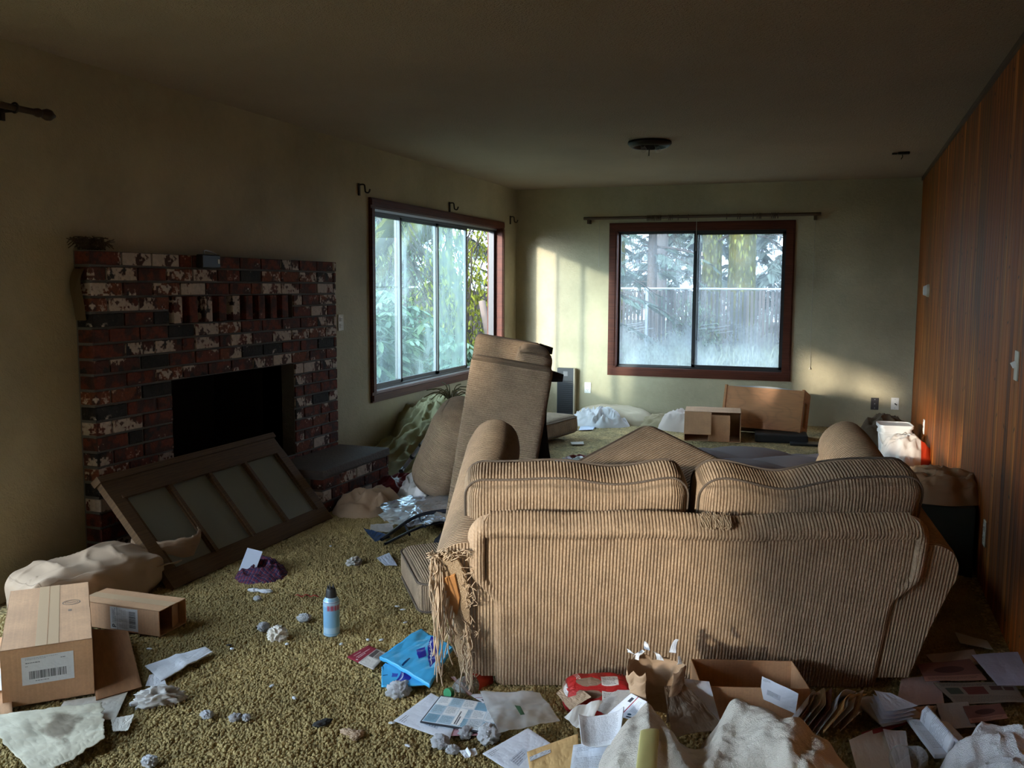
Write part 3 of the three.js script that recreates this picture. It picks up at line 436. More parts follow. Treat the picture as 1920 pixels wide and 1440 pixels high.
  trunk('thick moss covered tree trunk behind the fence, right pane of the back window', [-2.75, -0.25, -27], 0.34, 9);
  trunk('slimmer mossy trunk beside the thick one behind the fence', [-3.85, -0.25, -29], 0.27, 9);
  trunk('mossy trunk behind the conifer, left pane of the back window', [-6.6, -0.25, -28], 0.26, 9);
  // conifers with drooping sprays
  const needleSpray = merge([...Array(15)].map((_, i) => { const t = i / 15, l = 0.075 * (1 - 0.6 * t); return [-1, 1].map(s => { const gg = leafGeo(l, 0.012, 0.1); gg.rotateY(s * 0.95); gg.translate(0, 0, t * 0.26); return gg; }); }).flat());
  function conifer(label, pos, h, w, branches, sprays, tint, sparse, group, big = 1) {
    const t = thing('conifer_tree', label, 'tree', pos, 0, group); part(t, 'trunk', metreUV(new THREE.CylinderGeometry(0.05, 0.16, h, 10).translate(0, h / 2, 0)), bark); const out = [], list = [];
    for (let i = 0; i < branches; i++) { const y = 0.25 * sparse + (h - 0.3) * rnd(), a = rnd() * 6.283, L = w * (1.12 - y / h) * (0.65 + rnd() * 0.5), pts = []; for (let k = 0; k <= 5; k++) { const s = k / 5; pts.push(V(Math.cos(a) * L * s, y + 0.12 * L * s - 0.42 * L * s * s, Math.sin(a) * L * s)); } out.push(tube(pts, 0.012, 6, 4)); const n = Math.round(sprays * L / w) + 3; for (let j = 0; j < n; j++) { const s = 0.15 + 0.85 * rnd(); const b = pts[Math.min(5, Math.floor(s * 5))].clone().lerp(pts[Math.min(5, Math.floor(s * 5) + 1)], s * 5 % 1); list.push([b.x, b.y - rnd() * 0.05, b.z, 0.25 + rnd() * 0.6, -a + 1.57 + (rnd() - 0.5) * 2.4, (rnd() - 0.5) * 0.6, (0.8 + rnd() * 0.7) * big, 0.7 + rnd() * 0.6]); } }
    part(t, 'branches', merge(out), bark); foliage(t, 'needles', needleSpray, leafMat(tint[0], tint[1], tint[2], 0.15), list); return t;
  }
  conifer('drooping blue green conifer in the left pane of the back window', [-5.3, -0.25, -18.5], 6.5, 2.3, 80, 34, [0.115, 0.19, 0.145], 1.5);
  conifer('conifer behind the fence in the middle of the back window', [-4.9, -0.25, -25], 7, 2.1, 70, 26, [0.13, 0.2, 0.16], 5);
  conifer('dark conifer at the top of the left window behind the bushes', [-12.5, -0.25, -26], 8, 2.6, 70, 22, [0.14, 0.2, 0.16], 6);
  // the wood beyond the garden
  const far = [[-12, -40], [-9.2, -37], [-7.6, -41], [-5.6, -38], [-3.9, -41], [-2.2, -37.5], [-0.6, -41], [1.2, -38], [3.2, -41], [5.2, -39], [-16, -31], [-18.5, -29], [-17.5, -35], [-21, -27], [-22, -31.5], [-14.5, -33.5]];
  far.sort((a, b) => a[0] / -a[1] - b[0] / -b[1]);
  const nth = ['first', 'second', 'third', 'fourth', 'fifth', 'sixth', 'seventh', 'eighth', 'ninth', 'tenth', 'eleventh', 'twelfth', 'thirteenth', 'fourteenth', 'fifteenth', 'last'];
  far.forEach(([x, z], i) => conifer('tall dark conifer in the wood beyond the garden, ' + nth[i] + ' from the left', [x, -0.25, z], 11 + (i % 3) * 2, 2.2 + (i % 2) * 0.5, 80, 22, [0.20, 0.26, 0.23], 3, 'conifers of the distant wood', 2.2));
  // yellow green leafy shrubs
  const small = leafGeo(0.07, 0.03, 0.3);
  function shrub(label, pos, rx, ry, rz, n, tint, group) { const t = thing('leafy_shrub', label, 'shrub', pos, 0, group); const list = [], out = []; for (let i = 0; i < n; i++) { const th = rnd() * 6.283, ph = Math.acos(1 - rnd() * 1.2), s = Math.pow(rnd(), 0.33), k = 1 + 0.5 * fbm(Math.cos(th) * 2, ph * 2, Math.sin(th) * 2 + pos[0]); list.push([rx * s * k * Math.sin(ph) * Math.cos(th), Math.max(0.1, ry * s * k * Math.cos(ph) * 1.0 + 0.1), rz * s * k * Math.sin(ph) * Math.sin(th), rnd() * 1.4, rnd() * 6.3, rnd() - 0.5, 0.7 + rnd() * 0.8, 0.6 + rnd() * 0.8]); } for (let k = 0; k < 14; k++) branching(out, V(0, 0, 0), V(rnd() - 0.5, 1, rnd() - 0.5).normalize(), ry * 0.45, 0.02, 2, 1.1, 0); part(t, 'stems', merge(out), bark); foliage(t, 'leaves', small, leafMat(...tint, 0.35), list); return t; }
  shrub('tall yellow green shrub in the open right end of the left window', [-5.7, -0.25, -14.2], 1.05, 3.9, 1.0, 5200, [0.30, 0.32, 0.045]);
  shrub('loose pale green shrub behind the laurels in the left window', [-8.2, -0.25, -15.0], 1.7, 3.0, 1.5, 5200, [0.26, 0.33, 0.15]);
  shrub('low bramble shrub in front of the fence, right pane of the back window', [-0.3, -0.25, -21.3], 0.7, 0.9, 0.6, 1100, [0.18, 0.24, 0.13]);
  shrub('low bramble shrub in front of the fence, left pane of the back window', [-6.2, -0.25, -21.0], 0.9, 0.8, 0.6, 1100, [0.18, 0.24, 0.13]);
  shrub('low ivy clump climbing the fence in the middle of the back window', [-3.3, -0.25, -22.0], 0.7, 1.3, 0.5, 1300, [0.17, 0.24, 0.15]);
  // slatted chain link fence
  const slatM = [phys({ specularIntensity: 0.1, color: lin(0.07, 0.06, 0.056) }), phys({ specularIntensity: 0.1, color: lin(0.09, 0.075, 0.068) }), phys({ specularIntensity: 0.1, color: lin(0.05, 0.045, 0.045) })];
  const fence = thing('slatted_fence', 'dark slatted chain link fence with grey top rail across the back garden', 'fence', [0, -0.25, -23]);
  const galv = flat(lin(0.26, 0.29, 0.31), { metalness: 0.2, roughness: 0.6 });
  part(fence, 'top_rail', rod([-16, 1.58, 0], [10, 1.58, 0], 0.028), galv);
  for (let x = -14.5; x < 9; x += 3.3) part(fence, 'post', rod([x - 0.02, 0, 0.02], [x - 0.02, 1.62, 0.02], 0.04), galv);
  const sg = [0, 1, 2].map(k => box(-0.033, 0.033, 0.03 + 0.02 * k, 1.52 + 0.015 * k, -0.006, 0.006));
  let ns = 0; for (let x = -12.2; x < 3.4; x += 0.092) { const s = part(fence, 'slat', sg[Math.floor(rnd() * 3)], slatM[Math.floor(rnd() * 3)]); s.position.set(x + (rnd() - 0.5) * 0.014, 0, 0); s.rotation.z = (rnd() - 0.5) * 0.02; ns++; }
  const sideFence = thing('board_fence', 'weathered dark board fence beyond the open end of the left window', 'fence', [-7.5, -0.25, -17.2]);
  for (let x = -3.5; x < 3.5; x += 0.135) { const s = part(sideFence, 'board', sg[1], slatM[Math.floor(rnd() * 3)]); s.scale.set(1.9, 1.0, 2.2); s.position.x = x; s.rotation.z = (rnd() - 0.5) * 0.02; }
  part(sideFence, 'rail', merge(box(-3.6, 3.6, 0.3, 0.38, -0.06, -0.02), box(-3.6, 3.6, 1.2, 1.28, -0.06, -0.02)), bark);
  for (let k = 0; k < 3; k++) { const b = single('split_log', ['short split log leaning by the open window end, leftmost', 'tall split log leaning by the open window end, middle', 'split log leaning by the open window end, nearest the jamb'][k], 'log', metreUV(new THREE.CylinderGeometry(0.05, 0.06, 1.5 + 0.2 * (k % 2), 6)), std({ color: lin(0.2, 0.15, 0.125), map: blot, roughness: 1 })); b.position.set(-4.75 + k * 0.16, 0.45, -12.5 - 0.1 * k); b.rotation.set(-0.12, 0.5 * k, 0.25 - 0.05 * k); }
  // clipped hedge on the side of the garden behind the camera; it keeps the low sun off the floor
  for (const [label, z, l, h] of [['tall clipped green hedge along the side garden, out of view', 6.0, 2.6, 2.86], ['lower clipped hedge farther back in the side garden, out of view', 11.8, 2.4, 2.62]]) {
    const t = thing('clipped_hedge', label, 'hedge', [-7.4, -0.25, z]);
    part(t, 'hedge_body', heapGeo([[-0.7, -l], [0.6, -l], [0.75, 0], [0.6, l], [-0.7, l], [-0.8, 0]], h, { fold: 0.12, freq: [2.5, 2.5], seed: 6, p: 16, q: 0.3, nr: 44, nt: 160, ridges: false }), std({ color: lin(0.16, 0.22, 0.09), map: carpetTex, roughness: 1 }));
  }
  // rough grass
  const blade = leafGeo(0.34, 0.014, 0.45); blade.rotateX(-1.25);
  const gl = []; for (let i = 0; i < 16000; i++) { const x = -9 + rnd() * 13, z = -10.6 - rnd() * 12; gl.push([x, -0.26, z, (rnd() - 0.5) * 0.7, rnd() * 6.28, (rnd() - 0.5) * 0.5, 0.6 + rnd() * 0.8, 0.7 + rnd() * 0.6]); }
  foliage(g, 'rough_grass', blade, leafMat(0.26, 0.30, 0.20, 0.3), gl, 'rough pale winter grass in the back garden');
}

// ---------------------------------------------------------------- fabrics
const corduroyColour = tex(256, 256, (u, v) => { const n = tfbm(u, v, 64, 2, 191), f = tfbm(u, v, 5, 3, 193), k = 0.86 + 0.22 * n + 0.16 * (f - 0.5); return [0.655 * k, 0.56 * k, 0.455 * k]; }, { rx: 4, ry: 3.3 });
const cordBump = tex(256, 256, (u, v) => { const a = Math.abs(Math.sin(Math.PI * u * 8)), n = tfbm(u, v, 64, 2, 95); return Math.pow(a, 0.6) * (0.8 + 0.2 * n); }, { srgb: false, rx: 1 / (8 * PITCH), ry: 1 / 0.3 });
const fuzz = tex(256, 256, (u, v) => tfbm(u, v, 48, 3, 97), { srgb: false, rx: 12, ry: 12 });
M.cordReal = std({ map: corduroyColour, bumpMap: fuzz, bumpScale: 0.002, roughness: 1 });
M.cord = std({ map: corduroyColour, bumpMap: cordBump, bumpScale: 0.006, roughness: 1 });
M.cordDark = std({ map: corduroyColour, bumpMap: cordBump, bumpScale: 0.005, roughness: 1 });
const turned = t => { const q = t.clone(); q.rotation = Math.PI / 2; q.needsUpdate = true; return q; };
M.cordDarkH = std({ map: turned(M.cordDark.map), bumpMap: turned(cordBump), bumpScale: 0.005, roughness: 1 });
M.cordH = std({ map: turned(M.cord.map), bumpMap: turned(cordBump), bumpScale: 0.005, roughness: 1 });
M.piping = std({ color: lin(0.26, 0.20, 0.15), bumpMap: fuzz, bumpScale: 0.003, roughness: 1 });
M.lining = std({ color: lin(0.50, 0.36, 0.22), map: blot, bumpMap: fuzz, bumpScale: 0.004, roughness: 1 });
M.foam = std({ color: lin(0.48, 0.22, 0.07), map: blot, roughness: 1 });
M.darkCloth = std({ color: lin(0.035, 0.032, 0.034), bumpMap: fuzz, bumpScale: 0.003, roughness: 1 });

// ---------------------------------------------------------------- loveseat seen from behind, tipped back on its rear edge
const SOFA = [-0.470, 0.012, -3.159];
{
  const s = thing('loveseat', 'beige corduroy loveseat seen from behind, torn at its left arm', 'sofa', SOFA); s.rotation.order = 'YXZ'; s.rotation.set(17 * RAD, 19.5 * RAD, 0);
  const TOP = 0.668, W = 0.757;
  const hw = y => { const low = lerp(0.668, W, smooth(0.33, 0.47, y)); const t = TOP - 0.085; return y > t ? low - 0.085 * (1 - Math.sqrt(Math.max(0, 1 - Math.pow((y - t) / 0.086, 2)))) : low; };
  const rows = 74, cols = 1500, body = 60;
  const back = grid(cols, rows, (u, v) => {
    const j = v * rows, sx = 2 * u - 1; let y, zz = 0, x;
    if (j <= body) { y = TOP * (j / body); } else { y = TOP; } x = clamp(sx * W, -hw(y), hw(y));
    const sag = 0.008 * fbm(x * 3, y * 2, 7) * 2 - 0.012 * smooth(0.5, 1, 1 - Math.abs(sx - 0.12) * 2) * smooth(0.5, 0.7, y);
    const e = 0.056, roll = d => d < e ? 0.020 * Math.sqrt(Math.max(0, 1 - Math.pow((d / e - 0.55) / 0.62, 2))) - 0.045 * Math.pow(clamp(1 - d / (e * 0.7)), 2) : 0;
    const dS = hw(y) - Math.abs(x), dT = TOP - y, side = smooth(0.36, 0.50, y); let z = 0.010 * Math.sin(Math.PI * clamp(y / TOP));
    z += dT < dS ? roll(dT) : roll(dS) * side - (1 - side) * 0.02 * Math.pow(clamp(1 - dS / 0.03), 2);
    if (dT > e && dS > e * 0.9) z -= 0.010 * Math.exp(-Math.pow((dT - e) / 0.007, 2)) + 0.0025 * side * Math.exp(-Math.pow((dS - e) / 0.007, 2));
    let yy = y + sag * smooth(0.3, 0.7, y) ;
    if (j > body) { const t = (j - body) / (rows - body); z = -0.030 - 0.13 * t; yy = TOP + sag + 0.008 * Math.sin(Math.PI * Math.min(1, t * 2.2 + 0.1)) - 0.10 * t * t - 0.02 * t; }
    const rib = 0.0062 * (Math.pow(Math.abs(Math.sin(Math.PI * x / PITCH + 1.2 * fbm(x * 3, y * 4, 3))), 0.45) - 0.75);
    if (j > body) yy += rib; else { const t = smooth(0, 0.045, TOP - y); z += rib * t; yy += rib * (1 - t); }
    return [x, yy, z];
  }, (u, v) => { const y = Math.min(TOP, TOP * v * rows / body), x = clamp((2 * u - 1) * W, -hw(y), hw(y)); return [x + 1.2 * fbm(x * 3, y * 4, 3) * PITCH / Math.PI, v * 0.9]; });
  part(s, 'back_panel', back, M.cordReal);
  part(s, 'back_core', loft([0, 1].map(k => { const a = []; for (let i = 0; i <= 20; i++) { const y = TOP * (0.975 - 0.14 * k) * i / 20; a.push([hw(y) - 0.012, y, -0.02 - k * 0.15]); } for (let i = 20; i >= 0; i--) { const y = TOP * (0.975 - 0.14 * k) * i / 20; a.push([-hw(y) + 0.012, y, -0.02 - k * 0.15]); } return a; })), M.cord);
  // arms: rolled, flaring outwards
  const armSection = (sgn, cx, r, y, sh = 1) => { const a = []; const pts = [[-0.135, 0.03], [-0.13, 0.2], [-0.12, 0.36]]; for (let k = 0; k <= 18; k++) { const t = (205 - k * 13.2) * RAD; pts.push([r * Math.cos(t), y + r * Math.sin(t)]); } pts.push([0.085, 0.36], [0.055, 0.25], [0.03, 0.12], [0.012, 0.03]); const q = pts.map(([px, py]) => [sgn * (cx + px * sh), 0.02 + (py - 0.02) * (0.97 + 0.03 * sh)]); return sgn > 0 ? q.reverse() : q; };
  for (const [sgn, c0, c1] of [[1, 0.765, 0.79], [-1, 0.765, 0.685]]) {
    const secs = []; for (let k = 0; k <= 22; k++) { const t = k / 22, sh = k === 0 ? 0.93 : k === 22 ? 0.9 : k === 21 ? 0.97 : 1; secs.push(armSection(sgn, lerp(c0, c1, t), 0.112, 0.462, sh).map(([x, y]) => [x, y + 0.006 * fbm(x * 5, y * 5, t * 3), -0.012 - 0.95 * t])); }
    part(s, 'arm', loft(secs), M.cord);
  }
  part(s, 'seat_base', rbox(1.28, 0.28, 0.84, 0.02).translate(0, 0.17, -0.50), M.cordDark);
  part(s, 'dust_cover', box(-0.64, 0.64, 0.008, 0.024, -0.9, -0.04), M.darkCloth);
  // torn left arm: lining, foam, loose threads
  const shp = pts => { const h = new THREE.Shape(); pts.forEach(([x, y], i) => (i ? h.lineTo(x, y) : h.moveTo(x, y))); return new THREE.ExtrudeGeometry(h, { depth: 0.008, bevelEnabled: true, bevelSize: 0.003, bevelThickness: 0.003, bevelSegments: 1 }); };
  part(s, 'torn_lining', metreUV(shp([[-0.862, 0.545], [-0.80, 0.552], [-0.765, 0.47], [-0.752, 0.36], [-0.755, 0.22], [-0.768, 0.10], [-0.785, 0.05], [-0.792, 0.13], [-0.806, 0.20], [-0.80, 0.27], [-0.825, 0.34], [-0.815, 0.41], [-0.84, 0.47]]).translate(0, 0, 0.004)), M.lining, 'torn tan lining under the corduroy');
  part(s, 'exposed_foam', metreUV(shp([[-0.842, 0.45], [-0.80, 0.47], [-0.785, 0.38], [-0.795, 0.31], [-0.822, 0.35]]).translate(0, 0, 0.010)), M.foam, 'orange brown foam showing through the tear');
  const rnd = mulberry(77), th = []; const hang = (x, y, z, L, r) => { const pts = []; const ph = rnd() * 6; for (let k = 0; k <= 7; k++) { const t = k / 7; pts.push([x + 0.014 * Math.sin(ph + t * 5) * t, y - 0.956 * L * t, z + 0.02 + 0.292 * L * t + 0.008 * Math.sin(ph * 2 + t * 6)]); } th.push(tube(pts, r, 10, 4)); };
  for (let i = 0; i < 46; i++) { const t = Math.pow(rnd(), 1.3); hang(-0.868 + 0.07 * t + (rnd() - 0.5) * 0.02, 0.545 - 0.25 * t, 0.002, 0.05 + rnd() * 0.16, 0.0022); }
  for (let i = 0; i < 12; i++) hang(-0.862 + rnd() * 0.025, 0.52 - 0.05 * rnd(), 0.004, 0.22 + rnd() * 0.2, 0.002);
  for (let i = 0; i < 26; i++) hang(-0.765 + (rnd() - 0.5) * 0.03, 0.30 - 0.2 * rnd(), 0.008, 0.04 + rnd() * 0.12, 0.002);
  for (let i = 0; i < 60; i++) { const x = -0.875 + rnd() * 0.12, y = 0.55 + (rnd() - 0.5) * 0.03; th.push(tube([[x, y, 0.008], [x + (rnd() - 0.5) * 0.03, y + 0.012 * rnd(), 0.02 + rnd() * 0.012], [x + (rnd() - 0.5) * 0.05, y - 0.02 * rnd(), 0.018]], 0.0017, 5, 4)); }
  for (let i = 0; i < 40; i++) { const y = 0.06 + rnd() * 0.42, x = -0.752 + (rnd() - 0.5) * 0.03; th.push(tube([[x, y, 0.012], [x + (rnd() - 0.5) * 0.04, y + (rnd() - 0.5) * 0.06, 0.024], [x + (rnd() - 0.5) * 0.04, y + (rnd() - 0.5) * 0.08, 0.014]], 0.0016, 5, 4)); }
  const fr = part(s, 'frayed_threads', merge(th), std({ color: lin(0.48, 0.36, 0.24), roughness: 1 }), 'frayed tan threads hanging from the tear'); fr.userData.kind = 'stuff';
  const worn = []; for (let i = 0; i < 70; i++) { const x = 0.0 + rnd() * 0.09; worn.push(tube([[x, 0.645 + rnd() * 0.02, 0.018], [x + (rnd() - 0.5) * 0.02, 0.662, 0.012 + rnd() * 0.012], [x + (rnd() - 0.5) * 0.03, 0.672, -0.01 - rnd() * 0.04]], 0.002, 5, 4)); }
  const wf = part(s, 'worn_threads', merge(worn), std({ color: lin(0.42, 0.31, 0.2), roughness: 1 }), 'worn frayed patch on the top edge'); wf.userData.kind = 'stuff';
}
function inSofa(o) { o.rotation.order = 'YXZ'; o.rotation.set(17 * RAD, 19.5 * RAD, 0); o.position.set(...SOFA); return o; }
function backCushion(label, cx, cy, w, bend) {
  const t = inSofa(thing('back_cushion', label, 'cushion', [0, 0, 0], 0, 'loveseat back cushions')); const h = 0.42, d = 0.20;
  const df = (x, y, z) => { const k = smooth(-0.05, 0.21, y); return [cx + x, cy + y + bend(x / w) * k, -0.255 + z + 0.02 * bend(x / w) * k]; };
  const m = part(t, 'cover', cushion(w, h, d, { r: 0.07, puff: 0.12, axis: 'z', seg: [Math.round(w / PITCH) * 10, 22, 14], ribs: 0.006, deform: df }), M.cordReal);
  for (const z of [0.068, -0.068]) part(t, 'piping', ringTube(w - 0.01, h - 0.01, z, 0.0038, 0.07, (x, y, zz) => df(x * 1.0, y, zz * 1.0)), M.piping);
  return t;
}
backCushion('beige corduroy cushion on the left half of the loveseat, well lit', -0.392, 0.513, 0.772, x => 0.006 * Math.cos(x * 9) - 0.022 * Math.exp(-Math.pow((x - 0.14) / 0.16, 2)) + 0.012 * Math.exp(-Math.pow((x - 0.4) / 0.1, 2)));
backCushion('slumped corduroy cushion on the right half of the loveseat, in shade', 0.405, 0.505, 0.772, x => 0.022 * smooth(-0.1, 0.3, x) - 0.028 * Math.exp(-Math.pow((x + 0.12) / 0.14, 2)) + 0.012 * Math.exp(-Math.pow((x + 0.38) / 0.1, 2)));
function plainCushion(name, label, w, h, d, mat, pos, rot, o = {}) {
  const t = thing(name, label, 'cushion', pos); t.rotation.order = 'YXZ'; t.rotation.set(...rot); part(t, 'cover', cushion(w, h, d, Object.assign({ r: h * 0.3, puff: 0.22, seg: [36, 12, 36] }, o)), mat);
  for (const y of [h * 0.36, -h * 0.36]) part(t, 'piping', ringTube(w - 0.004, d - 0.004, 0, 0.005, h * 0.32, (x, yy) => [x, y, yy]), M.piping);
  return t;
}
{ // seat cushion lying askew on the tipped seat
  const t = plainCushion('seat_cushion', 'brown corduroy seat cushion lying askew between the loveseat arms', 0.62, 0.15, 0.62, M.cordDarkH, [0, 0, 0], [0, 0, 0]);
  const m = new THREE.Matrix4().makeRotationFromEuler(new THREE.Euler(17 * RAD, 19.5 * RAD, 0, 'YXZ')).setPosition(...SOFA).multiply(new THREE.Matrix4().makeTranslation(-0.03, 0.43, -0.60)).multiply(new THREE.Matrix4().makeRotationFromEuler(new THREE.Euler(0.10, 0.80, 0.02, 'YXZ')));
  m.decompose(t.position, t.quaternion, t.scale);
}
plainCushion('seat_cushion', 'grey brown corduroy seat cushion on the carpet left of the loveseat', 0.56, 0.17, 0.52, M.cordDark, [-1.571,0.09,-3.852], [0.03, 0.62, 0.02]);
plainCushion('seat_cushion', 'tan seat cushion on the floor against the far wall by the black grille', 0.55, 0.17, 0.6, M.cord, [-2.608,0.12,-8.006], [0.05, -0.35, 0.04]);

// ---------------------------------------------------------------- quilted mattress
{
  const t = thing('mattress', 'grey mauve quilted mattress lying on the carpet behind the loveseat', 'mattress', [-0.60, 0, -5.55], 0.0);
  const W = 1.95, D = 2.75, H = 0.24; const mm = std({ color: lin(0.25, 0.20, 0.20), bumpMap: fuzz, bumpScale: 0.002, roughness: 1 });
  const top = grid(150, 200, (u, v) => { const x = (u - 0.5) * W, z = (v - 0.5) * D; const a = Math.abs(Math.sin((x * 0.75 + z) * 6.2)), b = Math.abs(Math.sin((x * 0.75 - z) * 6.2)); const q = Math.pow(a * b, 0.5); const e = Math.min(u, 1 - u, v, 1 - v) , edge = e < 0.03 ? -0.05 * Math.pow(1 - e / 0.03, 2) : 0; return [x, H - 0.035 + 0.045 * q + 0.02 * fbm(x * 2, 5, z * 2) + edge, z]; }, (u, v) => [u * W, v * D]);
  const top2 = top.clone(); const ix = top2.index.array; for (let i = 0; i < ix.length; i += 3) { const q = ix[i + 1]; ix[i + 1] = ix[i + 2]; ix[i + 2] = q; } top2.computeVertexNormals();
  part(t, 'quilted_top', top2, mm); part(t, 'side_panel', rbox(W, H - 0.045, D, 0.04, 3).translate(0, (H - 0.045) / 2, 0), mm);
  part(t, 'edge_piping', tube([[-W / 2, H - 0.06, -D / 2], [W / 2, H - 0.06, -D / 2], [W / 2, H - 0.06, D / 2], [-W / 2, H - 0.06, D / 2]].flatMap((a, i, r) => [0, 0.25, 0.5, 0.75].map(k => a.map((q, j) => lerp(q, r[(i + 1) % 4][j], k)))), 0.008, 120, 6, true), mm);
}
// ---------------------------------------------------------------- armchair tipped on its side
{
  const t = thing('armchair', 'brown corduroy armchair tipped on its side with feet pointing right', 'armchair', [-1.718,0.641,-4.696]); t.rotation.order = 'YXZ'; t.rotation.set(0, 19.5 * RAD, -9.3 * RAD);
  part(t, 'backrest', cushion(0.45, 0.98, 0.13, { r: 0.035, puff: 0.05, axis: 'z', seg: [24, 40, 8] }).translate(-0.005, -0.133, -0.065), M.cordDarkH);
  part(t, 'seat_body', rbox(0.36, 0.70, 0.50, 0.04).translate(0.02, -0.17, -0.39), M.cordDarkH);
  part(t, 'arm', merge(cushion(0.41, 0.26, 0.16, { r: 0.03, puff: 0.02 }).translate(-0.04, 0.305, -0.70), cushion(0.20, 0.20, 0.50, { r: 0.06, puff: 0.08 }).translate(0.115, 0.33, -0.37)), M.cordH);
  part(t, 'arm', cushion(0.44, 0.17, 0.66, { r: 0.06, puff: 0.1 }).translate(0.0, -0.52, -0.44), M.cordDarkH);
  for (const [x, y, z] of [[0.20, 0.305, -0.10], [0.15, 0.405, -0.70], [0.20, -0.40, -0.12], [0.20, -0.40, -0.66]]) part(t, 'foot', merge(new THREE.CylinderGeometry(0.028, 0.046, 0.085, 4, 1).rotateY(0.78).rotateZ(-Math.PI / 2).translate(x + 0.04, y, z)), M.black);
  const sec = (z, k) => [[0.18, 0.26, z], [0.205, 0.26, z], [0.22, 0.1, z], [0.275, -0.1, z], [0.34 + k, -0.30, z], [0.42 + k, -0.52, z], [0.18, -0.52, z]];
  part(t, 'loose_dust_cover', loft([sec(-0.13, 0), sec(-0.35, 0.01), sec(-0.62, -0.02)]), M.darkCloth, 'dark loose dust cover under the seat');
}
{ const t = thing('loose_cushion', 'rounded brown cushion propped on edge left of the tipped armchair', 'cushion', [-2.28,0.397,-5.292]); t.rotation.order = 'YXZ'; t.rotation.set(0.2, 0.2, -0.42); part(t, 'cover', cushion(0.34, 0.60, 0.5, { r: 0.15, puff: 0.1, axis: 'z', seg: [24, 30, 20] }), M.cordDarkH); }

// ---------------------------------------------------------------- window sash leaning on the fireplace
{
  const L = 1.41, H = 0.63, th = 0.035; const t = thing('old_window_sash', 'old wooden four pane window sash leaning against the brick fireplace', 'window sash', [-2.842, 0.012, -4.10]);
  t.rotation.order = 'YXZ'; t.rotation.set(-41 * RAD, Math.PI / 2, 0);   // local x -> -z, local y up the slope
  const wood = std({ map: grain(101, [0.43, 0.32, 0.18], [0.28, 0.19, 0.10], 3, 40), roughness: 0.75 }); wood.map.repeat.set(2, 6);
  const b = (x0, x1, y0, y1, z0, z1) => box(x0, x1, y0, y1, z0, z1);
  part(t, 'bottom_rail', b(-L / 2, L / 2, 0, 0.085, -th, 0), wood); part(t, 'top_rail', b(-L / 2, L / 2, H - 0.11, H, -th, 0), wood); part(t, 'rail_batten', merge(b(-L / 2 - 0.01, L / 2 + 0.01, H - 0.02, H + 0.012, -th - 0.004, 0.012), b(-L / 2 + 0.06, L / 2 - 0.06, H - 0.125, H - 0.11, -0.01, 0.008)), wood);
  for (const x of [-L / 2, L / 2 - 0.075]) part(t, 'stile', b(x, x + 0.075, 0.085, H - 0.11, -th, 0.002), wood);
  const in0 = -L / 2 + 0.075, wd = (L - 0.15) / 4; const pg = phys({ color: lin(0.26, 0.27, 0.22), roughness: 0.28, transmission: 0.25, thickness: 0 });
  for (let k = 1; k < 4; k++) part(t, 'glazing_bar', b(in0 + k * wd - 0.012, in0 + k * wd + 0.012, 0.085, H - 0.11, -th + 0.008, 0.004), wood);
  for (let k = 0; k < 4; k++) { part(t, 'pane', b(in0 + k * wd + 0.012, in0 + (k + 1) * wd - 0.012, 0.085, H - 0.11, -0.02, -0.016), pg); part(t, 'glazing_bead', merge(b(in0 + k * wd + 0.012, in0 + (k + 1) * wd - 0.012, 0.085, 0.095, -0.016, -0.006), b(in0 + k * wd + 0.012, in0 + (k + 1) * wd - 0.012, H - 0.12, H - 0.11, -0.016, -0.006), b(in0 + k * wd + 0.012, in0 + k * wd + 0.021, 0.095, H - 0.12, -0.016, -0.006), b(in0 + (k + 1) * wd - 0.021, in0 + (k + 1) * wd - 0.012, 0.095, H - 0.12, -0.016, -0.006)), wood); }
}
// ---------------------------------------------------------------- cardboard
const cardTex = tex(512, 512, (u, v) => { const a = tfbm(u, v, 5, 4, 111), b = tfbm(u, v, 90, 2, 112), s = tileNoise(u * 120, v * 3, 120, 3, 113); const k = 0.93 + 0.16 * (a - 0.5) + 0.07 * (b - 0.5) + 0.05 * (s - 0.5); return [k * 0.80, k * 0.62, k * 0.46]; }, { rx: 2, ry: 2 });
M.card = std({ map: cardTex, roughness: 0.9 }); M.cardDark = std({ color: lin(0.7, 0.62, 0.55), map: cardTex, roughness: 0.95 });
M.tape = phys({ color: lin(0.50, 0.34, 0.20), roughness: 0.5, specularIntensity: 0.5 });
// box from panels, origin at base centre; faces: which of top/front/back/left/right are closed
function carton(name, label, w, h, d, pos, turn, mat = M.card, open = [], group) {
  const t = thing(name, label, 'box', pos, turn, group), k = 0.004, P = { bottom: [w, k, d, 0, k / 2, 0], top: [w, k, d, 0, h - k / 2, 0], front: [w, h, k, 0, h / 2, d / 2 - k / 2], back: [w, h, k, 0, h / 2, -d / 2 + k / 2], left: [k, h, d, -w / 2 + k / 2, h / 2, 0], right: [k, h, d, w / 2 - k / 2, h / 2, 0] };
  for (const n of Object.keys(P)) if (!open.includes(n)) { const a = P[n]; part(t, n + '_panel', rbox(a[0], a[1], a[2], 0.0015, 1).translate(a[3], a[4], a[5]), mat); }
  return t;
}
{ // far carton, end open towards us
  const t = carton('cardboard_box', 'open cardboard box near the far window, beside the oak cabinet', 0.50, 0.27, 0.36, [-1.105, 0.0, -8.66], 0.12, M.card, ['front']);
  const fl = part(t, 'flap', rbox(0.24, 0.002, 0.21, 0.001, 1).rotateX(1.15).translate(-0.13, 0.17, 0.225), M.card); part(t, 'flap', rbox(0.19, 0.24, 0.003, 0.001, 1).translate(0.06, 0.125, 0.19), M.card);
}
